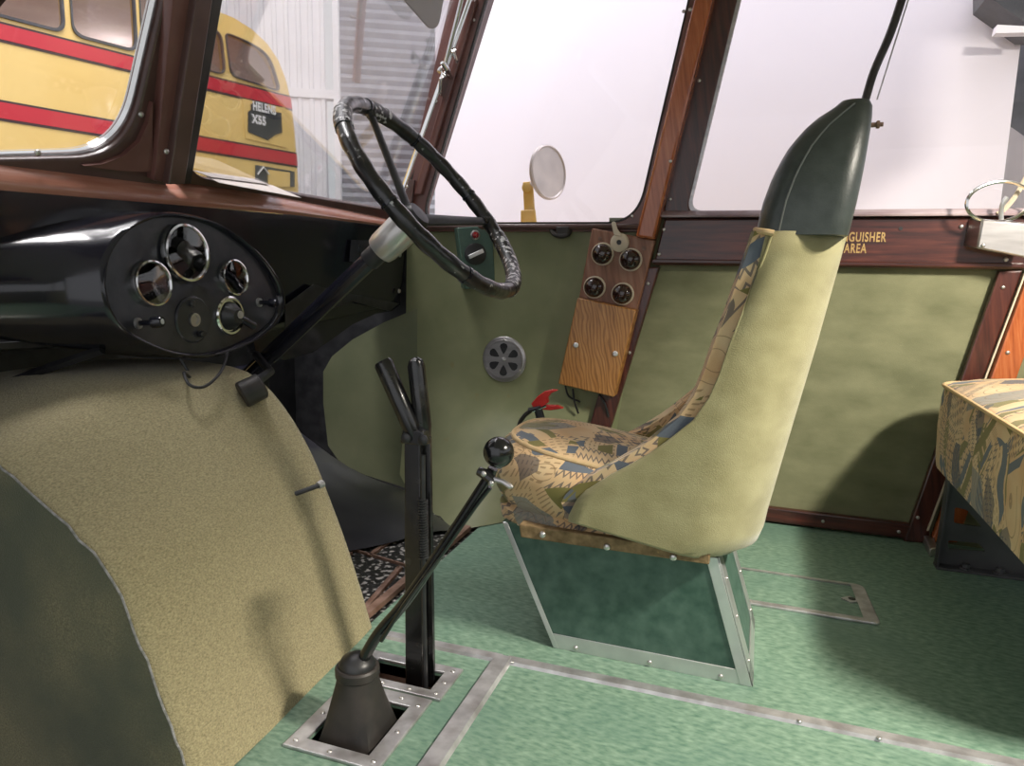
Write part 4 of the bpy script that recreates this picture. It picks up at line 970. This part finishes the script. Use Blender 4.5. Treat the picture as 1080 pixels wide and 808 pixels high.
hB = rounded([bz_(196,20), bz_(233,33), bz_(238,80), bz_(205,70)], .07, 6)
wz0, wz1 = bz_(15,31), bz_(70,31)
def wq(px0, px1):                                           # more side windows to the left, same heights
    a_, b_ = bz_(px0, 60), bz_(px1, 60); zb_ = bz_(205,71).z + .0; zt_ = zb_ + .62
    q = [V((a_.x,a_.y,zt_)), V((b_.x,b_.y,zt_)), V((b_.x,b_.y,zb_)), V((a_.x,a_.y,zb_))]
    return rounded(q, .07, 6)
holes = [hA, hB, wq(150,190), wq(78,145), wq(-30,70), wq(-160,-40)]
bs_ = plate('side', [outl] + holes, bn*.05, K['yellow'], bus, .0, U=bd_, label='near side panel with a row of windows')
plate('far_side', [[p + bn*(DB-.05) for p in lp] for lp in [outl] + holes], bn*.05, K['interior'], bus, U=bd_)
rf = outl[:-2]
obj('roof', MB().grid([[p + bn*k for p in rf] + [e + bn*k] for k in (0.0, DB)]), K['yellow'], bus, angle=40)
obj('roof_lining', MB().grid([[p - V((0,0,.05)) - bd_*.05 + bn*k for p in rf[:-4]] for k in (.06, DB-.06)]), K['interior'], bus)
obj('interior_floor', MB().add([f_ + V((0,0,.9)), e + V((0,0,.9)), e + V((0,0,.9)) + bn*DB, f_ + V((0,0,.9)) + bn*DB], [(0,1,2,3)]), K['interior'], bus)
for lp in holes[:5]:
    cpt = sum((V(p) for p in lp), V())/len(lp)
    wf = plate('window', [[cpt + (p-cpt)*1.015 - bn*.012 for p in lp], [cpt + (p-cpt)*.965 - bn*.012 for p in lp]], bn*.03, K['darkgrey'], bus, U=bd_)
    plate('pane', [[cpt + (p-cpt)*.98 + bn*.01 for p in lp]], bn*.006, K['busglass'], wf, U=bd_)
def band(z0, z1, k, m, name, par=bus):
    s0 = b0 - bd_*4; s0 = V((s0.x,s0.y,0)); 
    hi_ = 0
    # run up to the rounded tail of the bus
    def endx(z):
        for a_, b_ in zip(outl, outl[1:]):
            if a_.z >= z >= b_.z and a_.z > b_.z: t = (a_.z-z)/(a_.z-b_.z); return (a_ + (b_-a_)*t)
        return e
    eA, eB = endx(z1), endx(z0)
    q = [s0 + V((0,0,z0)), V((eB.x,eB.y,z0)), V((eA.x,eA.y,z1)), s0 + V((0,0,z1))]
    return obj(name, MB().prism([p - bn*k for p in q], bn*(k+.004)), m, par)
zu0 = bz_(200,91.5).z; zu1 = bz_(200,74).z; zl0 = bz_(200,159).z; zl1 = bz_(200,141).z
for z0, z1 in ((zu0, zu1), (zl0, zl1)):
    s = band(z0, z1, .004, K['busline'], 'stripe_border'); band(z0+.014, z1-.012, .006, K['busred'], 'stripe', s)
sg = [bz_(x, y, .012) for x, y in ((262,118),(265,116),(265,110),(270,107),(281,108),(282,113),(288,118),(297,119),(298,140),(291,142),(283,148),(262,139))]
sgo = obj('destination_board', MB().prism(sg, bn*.02), K['signblack'], bus)
upb = V((0,0,1))
text('lettering', 'HELENS', bz_(279,114.5,.016), bd_, upb, .082, K['white_txt'], sgo, .62, .004)
text('lettering', 'X55', bz_(273.5,127,.016), bd_, upb, .082, K['white_txt'], sgo, .75, .004)
hc = [bz_(x, y, .01) for x, y in ((270,174),(311,181),(311,197),(270,197))]
ht = obj('rear_hatch', MB().prism(hc, bn*.02), K['darkgrey'], bus)
obj('hatch_panel', MB().prism([bz_(x, y, .014) for x, y in ((283,179),(306,182),(306,197),(283,197))], bn*.01), K['yellow'], ht)
obj('hanging_wire', MB().tube([bz_(x, y, .02) for x, y in ((272,184),(278,176),(284,184))], .006, 6), K['white_txt'], ht)
obj('sign_frame', MB().prism([bz_(x, y, .006) for x, y in ((256,104),(301,114),(303,156),(259,146))], bn*.01), K['yellow'], bus)
for k in range(2):
    wc_ = V((b1.x,b1.y,-.25)) - bd_*(1.6 + k*4.6) - bn*.01
    obj('wheel', MB().lathe(wc_, bn, [(.2,0),(.42,.0),(.46,.03),(.46,.22),(.4,.25),(.0001,.25)], 32), K['rubber'], bus)

# ---- wiper and visor hanging at the windscreen head
wi = thing('wiper', 'short reddish grey wiper blade hanging outside the right windscreen pane', 'wiper', wsn(378,-30,-.03))
obj('blade', MB().prism([wsn(x, y, -.03) for x, y in ((381,-60),(388,-60),(377.5,87),(371,86))], WN*.012), mat('reddish wiper', (.42,.27,.27), (.5,.36,.36), .4, scale=20), wi, .003)
obj('arm', MB().tube([wsn(386,-60,-.02), wsn(379,20,-.02), wsn(369,17,-.02)], .006, 8), K['steel'], wi)
vs = thing('sun_visor', 'rounded grey sun visor hanging at the top of the windscreen', 'visor', wsn(450,-40,.06))
obj('blade', MB().prism(rounded([wsn(x, y, .06) for x, y in ((400,-60),(422,-3),(452,31),(461,28),(466,0),(480,-60))], .03), WN*.008), K['visor'], vs, .003)
obj('rod', MB().tube([wsn(395,-62,.064), wsn(490,-62,.064)], .007, 8), K['steel'], vs)

st(obj('wall_left', MB().box((.55,-.75,-.02), (2.6,-.70,.95)).box((.55,-.75,1.85), (2.6,-.70,2.13)).box((.55,-.75,.95), (.62,-.70,1.85)).box((1.6,-.75,.95), (1.67,-.70,1.85)), K['wallcloth']))
st(obj('wall_rear', MB().box((2.6,-.75,-.02), (2.66,2.75,1.0)).box((2.6,-.75,1.9), (2.66,2.75,2.13)), K['wallcloth']))
# ================================================================== LIGHT
w = bpy.data.worlds.new('World'); S.world = w; w.use_nodes = True
w.node_tree.nodes['Background'].inputs[0].default_value = (.95,.96,1.0,1); w.node_tree.nodes['Background'].inputs[1].default_value = .92
def area(name, loc, target, size, power, colr=(1,1,1), sy=None, spread=180):
    l = bpy.data.lights.new(name, 'AREA'); l.energy = power; l.color = colr; l.size = size; l.spread = math.radians(spread)
    if sy: l.shape = 'RECTANGLE'; l.size_y = sy
    o = bpy.data.objects.new(name, l); COL.objects.link(o); o.location = loc
    o.rotation_euler = (V(target)-V(loc)).to_track_quat('-Z', 'Y').to_euler(); return o
area('ceiling_lamp_light', (1.45,1.02,2.05), (-.3,1.6,.2), .42, 122, (1,.93,.80), .12)
st(obj('trim_light_cutoff', MB().box((1.06,.2,1.778), (1.10,2.66,2.13)), K['mahog']))  # unseen beam added to cut the lamp's light off the cab front
st(obj('ceiling', MB().box((-1.08,-.75,2.13), (2.66,2.75,2.17)), mat('cream ceiling lining', (.62,.58,.50), (.66,.62,.54), .6)))
area('hangar_fill', (-2.5,3.7,4.6), (-1.0,4.3,1.5), 2.0, 48, (1,.94,1), 1.2)  # this and the next three are added to brighten what stands outside
area('hangar_fill', (1.2,3.6,4.4), (.3,4.3,1.5), 2.0, 48, (1,.94,1), 1.0)
area('hangar_fill', (-3.0,2.5,6.0), (-5.5,5.0,1.5), 3.0, 300, (1,.97,.97))
area('hangar_fill', (-5.0,10.0,6.0), (-4.0,8.0,1.5), 2.0, 150, (1,.98,1))
pl_ = bpy.data.lights.new('bus_window_fill', 'POINT'); pl_.energy = 11; pl_.shadow_soft_size = .3; po = bpy.data.objects.new('bus_window_fill', pl_); COL.objects.link(po); po.location = b1 - bd_*2.2 + bn*1.1 + V((0,0,.25))  # lamps added inside the bus to lighten its dark windows
po = bpy.data.objects.new('bus_window_fill', pl_); COL.objects.link(po); po.location = b1 - bd_*.7 + bn*1.1 + V((0,0,.25))

area('hangar_fill', (-1.95,1.3,5.0), (-1.45,1.5,1.1), 1.0, 45, (1,.97,.97), None, 70)  # added lamp aimed down through the windscreen to brighten the ledge
# ================================================================== CAMERA
cd = bpy.data.cameras.new('Camera'); cam = bpy.data.objects.new('Camera', cd); COL.objects.link(cam)
R3 = M((_X, _Y, _Z)); m4 = R3.to_4x4(); m4.translation = C0; cam.matrix_world = m4
cd.sensor_fit = 'HORIZONTAL'; cd.sensor_width = 36; cd.lens = F/1080*36; cd.clip_start = .02
S.camera = cam
vs_ = S.view_settings; vs_.view_transform = 'Standard'; vs_.look = 'None'; vs_.gamma = 1; vs_.exposure = 0; vs_.use_curve_mapping = False
